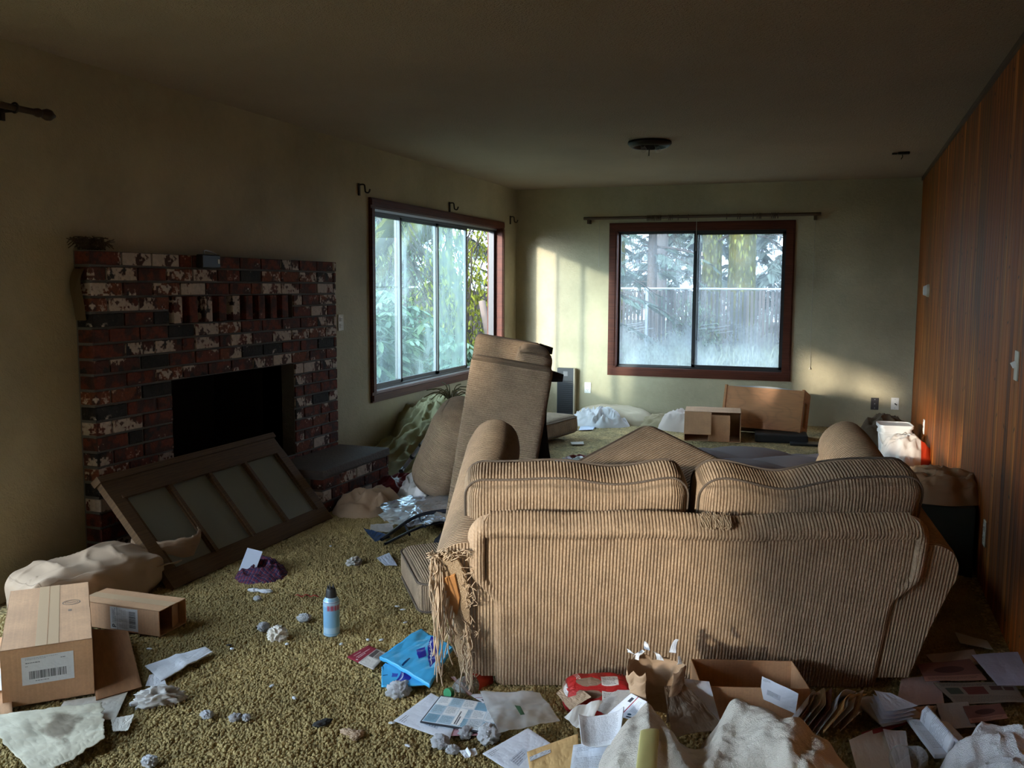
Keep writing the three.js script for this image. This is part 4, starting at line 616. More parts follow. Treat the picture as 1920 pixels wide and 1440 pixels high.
// ---------------------------------------------------------------- oak cabinet tipped back, on a black television
{
  const oak = std({ map: tex(512, 512, (u, v) => { const w = tfbm(u, v, 2, 3, 121, 4), a = Math.abs(Math.sin((v * 9 + w * 7 + 0.6 * Math.sin(u * 6.28)) * 3.0)), b = tfbm(u, v, 8, 3, 122, 120); const k = 0.9 + 0.10 * Math.pow(a, 0.5) + 0.12 * (b - 0.5); return [k * 0.74, k * 0.51, k * 0.31]; }), roughness: 0.5 }); oak.map.repeat.set(1.3, 1.3);
  const t = thing('oak_cabinet', 'oak veneered cabinet tipped back below the far window', 'cabinet', [-0.70, 0.085, -8.86]); t.rotation.order = 'YXZ'; t.rotation.set(-16 * RAD, -9 * RAD, -0.015);
  const W = 0.74, H = 0.385, D = 0.30;
  part(t, 'back_panel', box(-W / 2 + 0.02, W / 2 - 0.02, 0, H, -0.016, -0.002), oak); part(t, 'side_panel', box(-W / 2, -W / 2 + 0.02, -0.005, H + 0.01, -D, 0.006), oak);
  const side = new THREE.Shape(); side.moveTo(0, -0.005); side.lineTo(D, -0.005); side.lineTo(D, H + 0.01); side.lineTo(-0.006, H + 0.01); side.lineTo(-0.006, -0.005); const hole = new THREE.Path(); hole.moveTo(0.05, 0.06); hole.lineTo(0.18, 0.06); hole.lineTo(0.18, 0.29); hole.lineTo(0.05, 0.29); side.holes.push(hole);
  part(t, 'side_panel', metreUV(new THREE.ExtrudeGeometry(side, { depth: 0.02, bevelEnabled: false }).rotateY(Math.PI / 2).translate(W / 2 - 0.02, 0, 0)), oak, 'oak side with a dark cut-out');
  const topS = new THREE.Shape(); topS.moveTo(-W / 2 + 0.02, 0); topS.lineTo(W / 2 - 0.02, 0); topS.quadraticCurveTo(0, 0.045, -W / 2 + 0.02, 0);
  part(t, 'top_panel', merge(box(-W / 2 + 0.02, W / 2 - 0.02, H - 0.012, H, -D, -0.016), metreUV(new THREE.ExtrudeGeometry(topS, { depth: 0.015, bevelEnabled: false }).translate(0, H - 0.004, -0.03))), flat(lin(0.33, 0.36, 0.38), { roughness: 0.5 }), 'grey curved top edge');
  part(t, 'inner_box', merge(box(-W / 2 + 0.02, W / 2 - 0.02, 0.0, 0.012, -D, -0.016), box(W / 2 - 0.05, W / 2 - 0.045, 0.02, H - 0.02, -D, -0.02)), std({ color: lin(0.36, 0.25, 0.15), map: blot, roughness: 0.9 }));
  const tv = thing('television', 'black plastic television set half hidden under the oak cabinet', 'television', [-0.50, 0, -8.75], 0.1); part(tv, 'housing', rbox(0.46, 0.075, 0.28, 0.015).translate(0, 0.0375, 0), M.blackMatte); part(tv, 'base', rbox(0.26, 0.02, 0.16, 0.006).translate(0.2, 0.012, 0.17), M.black);
}
// ---------------------------------------------------------------- black wall grille by the far wall
{
  const t = thing('wall_heater', 'black wall heater grille leaning on the far wall left of the outlet', 'heater', [-2.83, 0, -9.76]); part(t, 'case', box(-0.10, 0.085, 0.0, 0.505, -0.03, 0.03), flat(lin(0.028, 0.03, 0.035), { roughness: 0.6 }));
  for (let k = 0; k < 16; k++) part(t, 'louvre', box(-0.09, 0.075, 0.03 + k * 0.022, 0.037 + k * 0.022, 0.03, 0.036), M.blackMatte);
  part(t, 'control_plate', box(-0.03, 0.02, 0.42, 0.47, 0.03, 0.034), flat(lin(0.12, 0.12, 0.13), { roughness: 0.4 })); part(t, 'side_strip', box(0.085, 0.1, 0, 0.505, -0.03, 0.034), flat(lin(0.45, 0.38, 0.28)), 'pale wooden edge');
}

// ================================================================ fittings on walls and ceiling
function plate(label, cat, pos, turn, mat, kind) { // wall plate facing local +z
  const t = thing(kind === 'switch' ? 'light_switch' : 'wall_outlet', label, cat, pos, turn); part(t, 'cover_plate', rbox(0.072, 0.118, 0.007, 0.002, 2).translate(0, 0, 0.0035), mat);
  const dk = flat(lin(0.03, 0.03, 0.03));
  if (kind === 'switch') part(t, 'toggle', rbox(0.011, 0.024, 0.02, 0.002).rotateX(0.5).translate(0, 0.004, 0.013), M.white);
  else if (kind === 'duplex') for (const y of [0.024, -0.024]) { const f = part(t, 'socket', rbox(0.034, 0.03, 0.005, 0.002).translate(0, y, 0.008), mat); part(f, 'slots', merge(box(-0.009, -0.006, y - 0.002, y + 0.008, 0.0102, 0.011), box(0.006, 0.009, y - 0.002, y + 0.008, 0.0102, 0.011), new THREE.CylinderGeometry(0.003, 0.003, 0.001, 8).rotateX(Math.PI / 2).translate(0, y - 0.008, 0.0107)), dk); }
  else { part(t, 'screws', merge([0.042, -0.042].map(y => new THREE.CylinderGeometry(0.004, 0.004, 0.003, 10).rotateX(Math.PI / 2).translate(0, y, 0.008))), M.alu); part(t, 'jack', kind === 'stub' ? rod([0, 0, 0.007], [0.012, -0.006, 0.04], 0.006) : new THREE.CylinderGeometry(0.005, 0.005, 0.01, 10).rotateX(Math.PI / 2).translate(0, 0, 0.01), kind === 'stub' ? dk : M.alu); }
  return t;
}
plate('white duplex outlet on the far wall below the gap between windows', 'outlet', [-2.605, 0.293, ZB], 0, M.white, 'duplex');
plate('black cable plate low on the far wall right of the window', 'outlet', [0.319, 0.254, ZB], 0, flat(lin(0.025, 0.02, 0.02), { roughness: 0.4 }), 'jack');
plate('white cable plate with a stub low on the far wall by the wood corner', 'outlet', [0.504, 0.263, ZB], 0, M.white, 'stub');
plate('cream outlet on the left wall just right of the fireplace', 'outlet', [XL, 1.127, -5.964], Math.PI / 2, M.almond, 'duplex');
plate('white outlet low on the wood wall near the far corner', 'outlet', [XR, 0.261, -8.285], -Math.PI / 2, M.white, 'duplex');
plate('pale outlet low on the wood wall beside the loveseat arm', 'outlet', [XR, 0.271, -4.712], -Math.PI / 2, M.almond, 'duplex');
plate('white light switch on the wood wall at the right edge', 'switch', [XR, 1.094, -4.15], -Math.PI / 2, M.almond, 'switch');
{ const t = thing('thermostat', 'small round white thermostat high on the wood wall', 'thermostat', [XR, 1.373, -8.501], -Math.PI / 2); part(t, 'base', new THREE.CylinderGeometry(0.05, 0.055, 0.02, 24).rotateX(Math.PI / 2).translate(0, 0, 0.01), M.almond); part(t, 'dial', new THREE.CylinderGeometry(0.036, 0.046, 0.025, 24).rotateX(Math.PI / 2).translate(0, 0, 0.032), M.white); }
{ // ceiling light without its shade
  const t = thing('ceiling_light', 'round bronze ceiling light ring with bare sockets and no shade', 'ceiling light', [-1.371, CH, -6.807]);
  part(t, 'rim', new THREE.LatheGeometry([[0.10, -0.004], [0.155, -0.004], [0.158, -0.02], [0.145, -0.034], [0.13, -0.046], [0.118, -0.044], [0.112, -0.02], [0.10, -0.012]].map(q => new THREE.Vector2(...q)), 40), M.bronze);
  part(t, 'reflector', new THREE.CylinderGeometry(0.112, 0.112, 0.006, 36).translate(0, -0.014, 0), flat(lin(0.86, 0.87, 0.9), { metalness: 1, roughness: 0.12 }), 'shiny reflector plate');
  part(t, 'stem', rod([0, -0.015, 0], [-0.004, -0.105, 0], 0.004), M.bronze);
  for (const [x, z] of [[-0.045, 0.02], [0.05, -0.01]]) { const b = part(t, 'socket', merge(rod([x, -0.016, z], [x, -0.04, z], 0.016), rod([x, -0.04, z], [x + 0.01, -0.055, z + 0.02], 0.013)), M.bronze); part(b, 'bulb', new THREE.SphereGeometry(0.022, 16, 10).translate(x + 0.012, -0.066, z + 0.026), phys({ color: 0xffffff, transmission: 0.9, thickness: 0, roughness: 0.1 })); }
}
{ const t = thing('ceiling_hook', 'dark broken ceiling fitting with a dangling wire near the wood wall', 'ceiling fitting', [0.375, CH, -7.943]); part(t, 'plate', merge(rbox(0.085, 0.02, 0.05, 0.006).translate(0.01, -0.01, 0), rbox(0.04, 0.014, 0.03, 0.004).translate(-0.055, -0.012, 0)), M.black); part(t, 'wire', tube([[0, -0.02, 0], [0.002, -0.035, 0], [-0.008, -0.055, 0.004]], 0.004, 8, 6), M.bronze); }
function bracket(label, z, y, len) { const t = thing('curtain_bracket', label, 'bracket', [XL, y, z], 0, 'brackets above the left window'); part(t, 'plate', rbox(0.012, 0.09, 0.022, 0.003).translate(0.006, -0.02, 0), M.bronze); part(t, 'arm', tube([[0.006, 0.012, 0], [len * 0.5, 0.016, 0], [len * 0.9, 0.012, 0], [len, -0.012, 0], [len + 0.005, -0.04, 0], [len + 0.03, -0.045, 0], [len + 0.042, -0.02, 0]], 0.006, 20, 6), M.bronze); return t; }
bracket('bronze curtain bracket left of the left window, with hooked arm', -6.259, 2.125, 0.055);
bracket('bronze curtain bracket above the middle of the left window', -7.952, 2.13, 0.05);
bracket('bronze curtain bracket by the corner above the left window', -9.60, 2.12, 0.05);
{ const t = thing('curtain_rod', 'dark wooden curtain rod end with ball finial at the upper left edge', 'curtain rod', [XL + 0.075, 2.145, -3.3]); const w = std({ color: lin(0.05, 0.028, 0.015), roughness: 0.5 }); part(t, 'rod', rod([0, 0, 0.06], [0, 0, 2.8], 0.014), w); part(t, 'finial', new THREE.LatheGeometry([[0, -0.05], [0.008, -0.045], [0.012, -0.035], [0.024, -0.018], [0.026, 0], [0.020, 0.018], [0.010, 0.026], [0.018, 0.036], [0.020, 0.048], [0.015, 0.07]].map(q => new THREE.Vector2(...q)), 20).rotateX(Math.PI / 2), w); part(t, 'wall_bracket', merge(box(-0.075, -0.066, -0.05, 0.03, 0.16, 0.18), rod([-0.07, -0.01, 0.17], [0, -0.012, 0.17], 0.007), new THREE.TorusGeometry(0.02, 0.005, 6, 14).translate(0, 0, 0.17)), M.bronze); }
{ // far curtain rod with rings
  const t = thing('curtain_rod', 'long wooden curtain rod with rings above the far window', 'curtain rod', [0, 2.110, ZB + 0.075]); const w = std({ color: lin(0.085, 0.048, 0.026), roughness: 0.55 }); part(t, 'rod', rod([-2.653, 0, 0], [-0.251, 0, 0], 0.0165, 0.0165, 14), w);
  for (const x of [-2.60, -0.305]) part(t, 'wall_bracket', merge(box(x - 0.014, x + 0.014, -0.055, -0.014, -0.075, 0.012), rod([x, -0.03, -0.07], [x, -0.03, 0], 0.008)), w);
  for (const x of [-1.97, -1.955, -1.94, -1.925, -1.91, -1.893, -1.875, -1.86, -1.845, -1.83, -1.745, -1.728, -1.71, -1.65, -1.545, -1.16, -1.05, -1.03, -0.90, -0.86, -0.84, -0.825, -0.72, -0.70, -0.685, -0.66]) part(t, 'curtain_ring', new THREE.TorusGeometry(0.026, 0.0045, 6, 18).rotateY(Math.PI / 2 + 0.15).translate(x, -0.007, 0), w);
}
function cord(label, x, y0, y1, z, drop) { const t = thing('blind_cord', label, 'cord', [x, y0, z]); part(t, 'string', rod([0, 0, 0], [0.0, y1 - y0, 0], 0.0022), flat(lin(0.5, 0.46, 0.36))); if (drop) part(t, 'tassel', new THREE.ConeGeometry(0.011, 0.034, 10).translate(0, y1 - y0 - 0.012, 0), M.almond); return t; }
cord('thin pull cord hanging from the rod left of the far window', -2.483, 2.10, 1.60, ZB + 0.07, false);
cord('long pull cord with cream tassel right of the far window', -0.305, 2.08, 0.605, ZB + 0.02, true);
cord('short broken pull cord over the middle of the far window', -1.46, 2.095, 1.76, ZB + 0.075, false);
// ---------------------------------------------------------------- things on the mantel
{ const rnd = mulberry(61), th = []; for (let i = 0; i < 90; i++) { const a = rnd() * 6.28, x = XL + 0.05 + (rnd() - 0.5) * 0.06, z = -3.56 + (rnd() - 0.5) * 0.14; th.push(tube([[x, 1.562, z], [x + 0.02 * Math.cos(a), 1.59 + rnd() * 0.03, z + 0.03 * Math.sin(a)], [x + 0.05 * Math.cos(a), 1.565 + rnd() * 0.06, z + 0.09 * Math.sin(a)]], 0.0022, 5, 4)); } const n = single('dry_grass_tuft', 'dry tuft of twigs on the left end of the brick mantel', 'twigs', merge(th), std({ color: lin(0.09, 0.06, 0.035), roughness: 1 })); n.userData.kind = 'stuff'; }
{ const t = thing('small_radio', 'small black box fixed to the top brick course of the fireplace', 'box', [XL + 0.122, 1.488, -4.33]); part(t, 'case', rbox(0.042, 0.075, 0.16, 0.008).translate(0, 0.0375, 0), M.black); part(t, 'tag', box(0.021, 0.023, 0.025, 0.05, -0.07, -0.055), M.white); part(t, 'cable', tube([[0, 0.075, 0.03], [0.01, 0.095, 0.05], [0.0, 0.09, -0.03], [0.01, 0.078, -0.06]], 0.004, 14, 5), M.alu); }
single('hanging_rag', 'brown rag hanging on the left edge of the brick fireplace', 'rag', shell(8, 22, (u, v) => [XL + 0.02 + 0.06 * u, 1.47 - 0.24 * v, -3.478 + 0.03 * Math.sin(v * 3.1) + 0.012 * Math.sin(u * 7 + v * 6)], 0.006), std({ color: lin(0.28, 0.19, 0.10), bumpMap: fuzz, bumpScale: 0.004, roughness: 1 }));

const XZ = a => [a[0], a[2]];
// ================================================================ litter materials
const creaseBump = tex(512, 512, (u, v) => { let r = 0; for (let o = 0; o < 3; o++) { const f = 4 << o; r += Math.abs(tileNoise(u * f, v * f, f, f, 131 + o) - 0.5) * 2 / (1 + o); } return clamp(r / 1.8); }, { srgb: false });
const paperMat = (r, g, b, o = {}) => std(Object.assign({ color: lin(r, g, b), bumpMap: creaseBump, bumpScale: 0.003, roughness: 0.85, side: THREE.DoubleSide }, o));
M.paper = paperMat(0.72, 0.75, 0.80); M.paperWarm = paperMat(0.70, 0.66, 0.58); M.paperBlue = paperMat(0.62, 0.70, 0.84); M.kraft = paperMat(0.42, 0.29, 0.185, { bumpScale: 0.006 }); M.kraftPale = paperMat(0.40, 0.285, 0.19, { bumpScale: 0.006 }); M.manila = paperMat(0.80, 0.52, 0.22); M.pink = paperMat(0.75, 0.40, 0.45); M.newsGrey = paperMat(0.48, 0.47, 0.45);
M.bag = phys({ color: lin(0.80, 0.80, 0.78), roughness: 0.35, transmission: 0.25, thickness: 0, side: THREE.DoubleSide }); M.clear = phys({ color: lin(0.9, 0.93, 0.93), roughness: 0.14, transmission: 0.85, thickness: 0, side: THREE.DoubleSide });
M.cellophane = phys({ color: lin(0.88, 0.9, 0.9), roughness: 0.45, transmission: 0.8, thickness: 0, side: THREE.DoubleSide }); M.foil = phys({ color: lin(0.55, 0.6, 0.68), roughness: 0.22, metalness: 0.75, side: THREE.DoubleSide }); M.darkPlastic = phys({ color: lin(0.02, 0.024, 0.035), roughness: 0.22 }); M.redCloth = std({ color: lin(0.16, 0.012, 0.016), roughness: 0.6 });
M.cotton = std({ color: lin(0.88, 0.90, 0.94), bumpMap: fuzz, bumpScale: 0.003, roughness: 1 });
const stain = tex(512, 512, (u, v) => { const a = tfbm(u, v, 4, 5, 141), b = tfbm(u, v, 40, 2, 142), d = Math.hypot((u - 0.55) * 1.6, (v - 0.6)); const k = smooth(0.33, 0.08, d + (a - 0.5) * 0.7) * 0.6; const c = 0.88 + 0.1 * (a - 0.5) + 0.05 * (b - 0.5); return [c * (0.86 - k * 0.55), c * (0.83 - k * 0.58), c * (0.73 - k * 0.55)]; });
M.stained = std({ map: stain, bumpMap: creaseBump, bumpScale: 0.004, roughness: 0.9, side: THREE.DoubleSide });
function lines(c, x, y, w, n, s, col = '#555', th = 2, seed = 1) { c.fillStyle = col; const r = mulberry(seed); for (let i = 0; i < n; i++) { let xx = x; while (xx < x + w) { const l = 4 + r() * 14; if (xx + l < x + w * (i === n - 1 ? 0.6 : 1)) c.fillRect(xx, y + i * s, l, th); xx += l + 3; } } }
function bars(c, x, y, w, h, seed) { const r = mulberry(seed); let xx = x; c.fillStyle = '#222'; while (xx < x + w) { const b = 1 + Math.floor(r() * 4); c.fillRect(xx, y, b, h); xx += b + 1 + Math.floor(r() * 4); } }
const print = (w, h, draw, o = {}) => std(Object.assign({ map: canvasTex(w, h, draw), bumpMap: creaseBump, bumpScale: 0.002, roughness: 0.8, side: THREE.DoubleSide }, o));
M.letter = print(256, 340, (c, w, h) => { c.fillStyle = '#e6ebf2'; c.fillRect(0, 0, w, h); lines(c, 20, 24, 210, 26, 11, '#8a8f98', 3, 4); });
M.letter2 = print(256, 340, (c, w, h) => { c.fillStyle = '#dfe5ee'; c.fillRect(0, 0, w, h); lines(c, 24, 30, 120, 4, 10, '#777d88', 3, 5); lines(c, 24, 120, 205, 14, 12, '#9aa0aa', 3, 6); });
M.envelope = print(340, 200, (c, w, h) => { c.fillStyle = '#dfe4ee'; c.fillRect(0, 0, w, h); c.fillStyle = '#c3cbd9'; c.fillRect(60, 95, 130, 50); lines(c, 66, 102, 110, 4, 10, '#70747e', 3, 7); lines(c, 14, 14, 70, 3, 8, '#8a8f98', 3, 8); });
M.priority = print(340, 200, (c, w, h) => { c.fillStyle = '#dde2ec'; c.fillRect(0, 0, w, h); c.fillStyle = '#9b2333'; c.fillRect(0, 86, w, 9); c.fillStyle = '#2b5a6e'; c.beginPath(); c.arc(70, 140, 16, 0, 7); c.fill(); c.fillStyle = '#333a48'; c.fillRect(20, 130, 20, 40); c.fillRect(230, 40, 70, 30); lines(c, 110, 125, 190, 5, 11, '#80858f', 3, 9); });
M.boxLabel = print(320, 190, (c, w, h) => { c.fillStyle = '#cfd0cf'; c.fillRect(0, 0, w, h); lines(c, 24, 10, 210, 2, 8, '#8e9296', 3, 21); lines(c, 24, 40, 150, 1, 8, '#55585c', 5, 22); lines(c, 24, 62, 40, 1, 8, '#777', 4, 23); lines(c, 240, 30, 60, 1, 8, '#777', 5, 24); bars(c, 44, 100, 230, 54, 25); lines(c, 80, 166, 150, 1, 6, '#666', 4, 26); });
M.shipLabel = print(220, 300, (c, w, h) => { c.fillStyle = '#c9cac8'; c.fillRect(0, 0, w, h); c.fillStyle = '#1c1c1c'; c.font = 'bold 62px sans-serif'; c.fillText('P', 14, 62); c.fillRect(0, 74, w, 3); lines(c, 60, 22, 150, 4, 12, '#3c3c3c', 4, 31); lines(c, 14, 92, 190, 8, 12, '#777', 3, 32); bars(c, 30, 205, 160, 70, 33); });
M.calendar = print(512, 340, (c, w, h) => { c.fillStyle = '#cfd9e2'; c.fillRect(0, 0, w, h); const r = mulberry(41); for (let i = 0; i < 5; i++) for (let j = 0; j < 3; j++) { c.fillStyle = ['#8fb9cf', '#dfe5ea', '#a9c4d4', '#7fa9c0', '#e6e9ec'][Math.floor(r() * 5)]; c.fillRect(12 + i * 100, 12 + j * 108, 92, 98); lines(c, 18 + i * 100, 20 + j * 108, 76, 7, 11, '#5d7788', 3, i * 3 + j); } c.fillStyle = '#f0f2f2'; c.fillRect(210, 120, 60, 200); c.save(); c.translate(250, 310); c.rotate(-Math.PI / 2); lines(c, 0, -26, 170, 2, 14, '#262b33', 9, 45); c.restore(); c.strokeStyle = '#7d97a8'; c.lineWidth = 3; for (let k = 20; k < 120; k += 14) { c.beginPath(); c.arc(380, 330, k, Math.PI, 2 * Math.PI); c.stroke(); } c.strokeStyle = '#20262e'; c.lineWidth = 8; c.strokeRect(4, 4, w - 8, h - 8); });
M.redBook = print(300, 220, (c, w, h) => { c.fillStyle = '#b9b3ac'; c.fillRect(0, 0, w, h); c.fillStyle = '#8d1f33'; c.fillRect(0, 0, w, 96); c.fillStyle = '#e9d8d8'; c.beginPath(); c.arc(24, 70, 9, 0, 7); c.fill(); lines(c, 50, 22, 200, 1, 8, '#ecd9da', 5, 51); lines(c, 50, 46, 210, 2, 14, '#ecd9da', 6, 52); c.fillStyle = '#d9d4cc'; c.fillRect(20, 110, 120, 90); c.fillStyle = '#564b47'; c.fillRect(150, 104, 130, 40); c.fillStyle = '#83766d'; c.fillRect(160, 150, 110, 60); });
M.plaid = print(256, 256, (c, w, h) => { c.fillStyle = '#3b2740'; c.fillRect(0, 0, w, h); for (let i = 0; i < 8; i++) { c.fillStyle = 'rgba(120,40,60,0.55)'; c.fillRect(i * 32, 0, 12, h); c.fillRect(0, i * 32, w, 12); c.fillStyle = 'rgba(35,40,85,0.6)'; c.fillRect(i * 32 + 16, 0, 8, h); c.fillRect(0, i * 32 + 16, w, 8); c.fillStyle = 'rgba(200,195,205,0.5)'; c.fillRect(i * 32 + 28, 0, 2, h); c.fillRect(0, i * 32 + 28, w, 2); } }, { roughness: 1 }); M.plaid.map.wrapS = M.plaid.map.wrapT = THREE.RepeatWrapping; M.plaid.map.repeat.set(7, 7);
M.newspaper = print(400, 300, (c, w, h) => { c.fillStyle = '#8f8578'; c.fillRect(0, 0, w, h); c.fillStyle = '#6a2f28'; c.fillRect(120, 70, 110, 110); c.fillStyle = '#3f4a3c'; c.fillRect(30, 80, 70, 90); c.fillStyle = '#5c3a30'; c.fillRect(260, 60, 60, 60); c.fillRect(330, 70, 50, 50); lines(c, 20, 200, 360, 8, 11, '#4e4840', 3, 61); lines(c, 20, 20, 360, 3, 14, '#3e3834', 6, 62); });
M.magazine = print(300, 300, (c, w, h) => { c.fillStyle = '#7b5148'; c.fillRect(0, 0, w, h); c.fillStyle = '#4a2422'; c.beginPath(); c.ellipse(150, 130, 80, 50, 0, 0, 7); c.fill(); c.fillStyle = '#a87a6a'; c.fillRect(0, 220, w, 80); lines(c, 20, 240, 260, 4, 12, '#4c342e', 4, 63); });

// ================================================================ left foreground
{ // large carton with label
  const t = carton('cardboard_box', 'large closed cardboard box with barcode label at the lower left', 0.275, 0.195, 0.66, [-2.672, 0.02, -2.522], 0.785, M.card);
  part(t, 'tape', box(-0.035, 0.035, 0.1952, 0.1958, -0.33, 0.33), M.tape, 'clear brown tape along the top'); part(t, 'tape_seam', box(-0.001, 0.001, 0.1958, 0.1963, -0.33, 0.33), M.cardDark);
  part(t, 'label', new THREE.PlaneGeometry(0.155, 0.095).translate(0.0, 0.115, 0.3308), M.boxLabel, 'white barcode label');
  const ringM = flat(lin(0.22, 0.15, 0.10)); part(t, 'stamp', merge(new THREE.RingGeometry(0.027, 0.031, 36).rotateX(-Math.PI / 2).translate(0.075, 0.1957, -0.09), new THREE.RingGeometry(0.02, 0.022, 36).rotateX(-Math.PI / 2).translate(0.075, 0.1957, -0.09), new THREE.PlaneGeometry(0.03, 0.006).rotateX(-Math.PI / 2).translate(0.075, 0.1957, -0.09), new THREE.PlaneGeometry(0.012, 0.022).rotateX(-Math.PI / 2).translate(0.07, 0.1957, 0.0)), ringM, 'printed round stamp');
}
{ const t = carton('cardboard_box', 'small long cardboard box with open end and shipping label', 0.40, 0.105, 0.165, [-2.703, 0.012, -2.972], 0.02, M.card, ['right']);
  part(t, 'label', new THREE.PlaneGeometry(0.135, 0.092).translate(0.03, 0.053, 0.0832), M.shipLabel, 'white shipping label'); t.children[t.children.length - 1].geometry.attributes.uv.array.set([1, 1, 1, 0, 0, 1, 0, 0]);
  part(t, 'inner_flap', rbox(0.003, 0.09, 0.07, 0.001, 1).rotateY(0.35).translate(0.185, 0.052, -0.03), M.cardDark); part(t, 'tape', box(-0.2, 0.2, 0.1052, 0.1057, -0.025, 0.025), M.tape); }
sheet('cardboard_sheet', 'dark brown flattened cardboard panel between the two boxes', 'cardboard', M.cardDark, [[-2.734,0.05,-2.778], [-2.581,0.05,-2.811], [-2.225,0.02,-2.477], [-2.295,0.02,-2.341]], { thick: 0.004, wave: 0.002 });
sheet('cardboard_sheet', 'cardboard piece with white label cut by the left edge', 'cardboard', M.card, [[-3.027,0.1,-2.484], [-2.839,0.1,-2.498], [-2.458,0.02,-2.159], [-2.544,0.02,-2.05]], { thick: 0.004, wave: 0.003, seed: 3 });
sheet('shipping_label', 'white printed label on the cardboard at the left edge', 'label', M.letter2, [[-2.724,0.075,-2.309], [-2.681,0.075,-2.353], [-2.576,0.055,-2.256], [-2.611,0.055,-2.208]], { thick: 0.001, wave: 0.001 });
sheet('cardboard_sheet', 'pale cardboard scrap under the big box front corner', 'cardboard', M.paperWarm, [[-2.394,0.015,-2.304], [-2.253,0.015,-2.442], [-2.14,0.015,-2.259], [-2.33,0.015,-2.197]], { thick: 0.003, wave: 0.002 });
sheet('stained_paper', 'large stained crumpled sheet at the bottom left corner', 'paper', M.stained, [[-2.519,0.03,-2.087], [-2.221,0.03,-2.291], [-2.052,0.02,-2.121], [-2.067,0.015,-1.884]], { n: 40, wave: 0.016, freq: 9, thick: 0.002, jag: 0.06, seed: 6 });
sheet('torn_paper', 'small torn white card scrap beside the stained sheet', 'paper', M.paperWarm, [[-2.158,0.015,-2.26], [-2.109,0.015,-2.309], [-2.05,0.015,-2.215], [-2.089,0.015,-2.194]], { thick: 0.001, jag: 0.1, seed: 8 });
{ // folded white letter
  sheet('folded_letter', 'folded white letter lying on the open carpet', 'paper', M.paper, [[-2.341,0.016,-2.626], [-2.229,0.03,-2.822], [-2.189,0.018,-2.813], [-2.199,0.016,-2.542]], { wave: 0.004, curl: 0.0, thick: 0.004, seed: 11, fold: 0.006 });
  sheet('torn_paper', 'white paper flap at the lower end of the folded letter', 'paper', M.paper, [[-2.268,0.02,-2.564], [-2.243,0.02,-2.603], [-2.161,0.014,-2.524], [-2.229,0.014,-2.499]], { wave: 0.003, seed: 12 });
}
const wad = (name, label, cat, mat, pos, r, seed, sq, amp) => { const o = single(name, label, cat, wadGeo(r, seed, sq, amp, 14), mat); o.position.set(pos[0], r * (sq ? sq[1] : 1) * 0.62 + (pos[1] || 0), pos[2]); o.rotation.y = seed; return o; };
wad('crumpled_paper', 'crumpled grey brown paper twist below the folded letter', 'paper', M.newsGrey, [-2.11,0,-2.425], 0.06, 2.3, [0.55, 0.6, 1.25], 0.9);
wad('crumpled_paper', 'crumpled brown and white paper ball on the open carpet', 'paper', M.paperWarm, [-2.065,0,-3.055], 0.036, 5.1, [1, 0.9, 1], 0.9);
wad('crumpled_paper', 'pale crumpled paper scrap between sash and floor cushion', 'paper', M.newsGrey, [-2.27,0,-4.036], 0.04, 7.7, [1, 0.6, 0.8], 0.8);
wad('crumpled_paper', 'white crumpled scrap beside the paper bags', 'paper', M.paper, [-3.225,0,-3.367], 0.03, 3.4, [1, 0.9, 1], 0.6);
const cottonSpots = [[388,1350,0.018,'below the crumpled paper twist'],[440,1355,0.017,'left of the pair near the bottom'],[462,1354,0.014,'right of the pair near the bottom'],[483,1129,0.016,'below the plaid cloth'],[571,1168,0.024,'left of the spray can'],[494,1185,0.024,'beside the crumpled paper ball'],[281,1440,0.022,'at the bottom edge near the left corner'],[748,1308,0.036,'below the blue bag'],[917,1393,0.036,'below the calendar'],[826,1404,0.027,'below the white envelope'],[849,1416,0.018,'small one below the white envelope'],[873,1386,0.022,'under the pink paper'],[1000,1270,0.022,'by the green bottle cap']];
const cottonPos = [[-1.891,0,-2.391],[-1.795,0,-2.406],[-1.762,0,-2.422],[-2.401,0,-3.404],[-2.068,0,-3.254],[-2.168,0,-3.108],[-1.854,0,-2.083],[-1.382,0,-2.753],[-0.979,0,-2.562],[-1.105,0,-2.477],[-1.054,0,-2.454],[-1.056,0,-2.559],[-1.193,0,-2.858]];
cottonSpots.forEach(([a, b, r, where], i) => { const o = single('cotton_wad', 'white wad of cushion stuffing ' + where, 'stuffing', wadGeo(r * 0.95, i * 1.7, [1.2, 0.75, 1], 0.05, 14, 0.3), M.cotton, 'wads of stuffing on the carpet'); const p = cottonPos[i]; o.position.set(p[0], r * 0.55 + 0.008, p[2]); o.rotation.y = i; });
{ const o = single('twisted_wrapper', 'white twisted wrapper below the plaid cloth', 'wrapper', merge(wadGeo(0.02, 1.1, [1.5, 0.4, 0.7], 0.8, 6).translate(-0.028, 0, 0), wadGeo(0.02, 4.1, [1.5, 0.4, 0.7], 0.8, 6).translate(0.028, 0, 0.004)), M.paper); o.position.set(-2.459,0.014,-3.508); o.rotation.y = 0.2; }
{ const o = single('red_strip', 'red plastic strip on the carpet left of the spray can', 'strip', shell(20, 2, (u, v) => [(u - 0.5) * 0.105, 0.004 * Math.sin(u * 17) + 0.004, (v - 0.5) * 0.011 + 0.003 * Math.sin(u * 9)], 0.002), flat(lin(0.38, 0.035, 0.015), { roughness: 0.5 })); o.position.set(-2.215,0.012,-3.512); o.rotation.y = 0.3; }
heap('plaid_cloth', 'crumpled purple plaid cloth in front of the leaning sash', 'cloth', M.plaid, [[-2.718,0,-3.729],[-2.578,0,-3.582],[-2.498,0,-3.629],[-2.585,0,-3.861],[-2.722,0,-3.945],[-2.77,0,-3.868]].map(XZ), 0.05, { fold: 0.035, freq: [14, 14], seed: 4 });
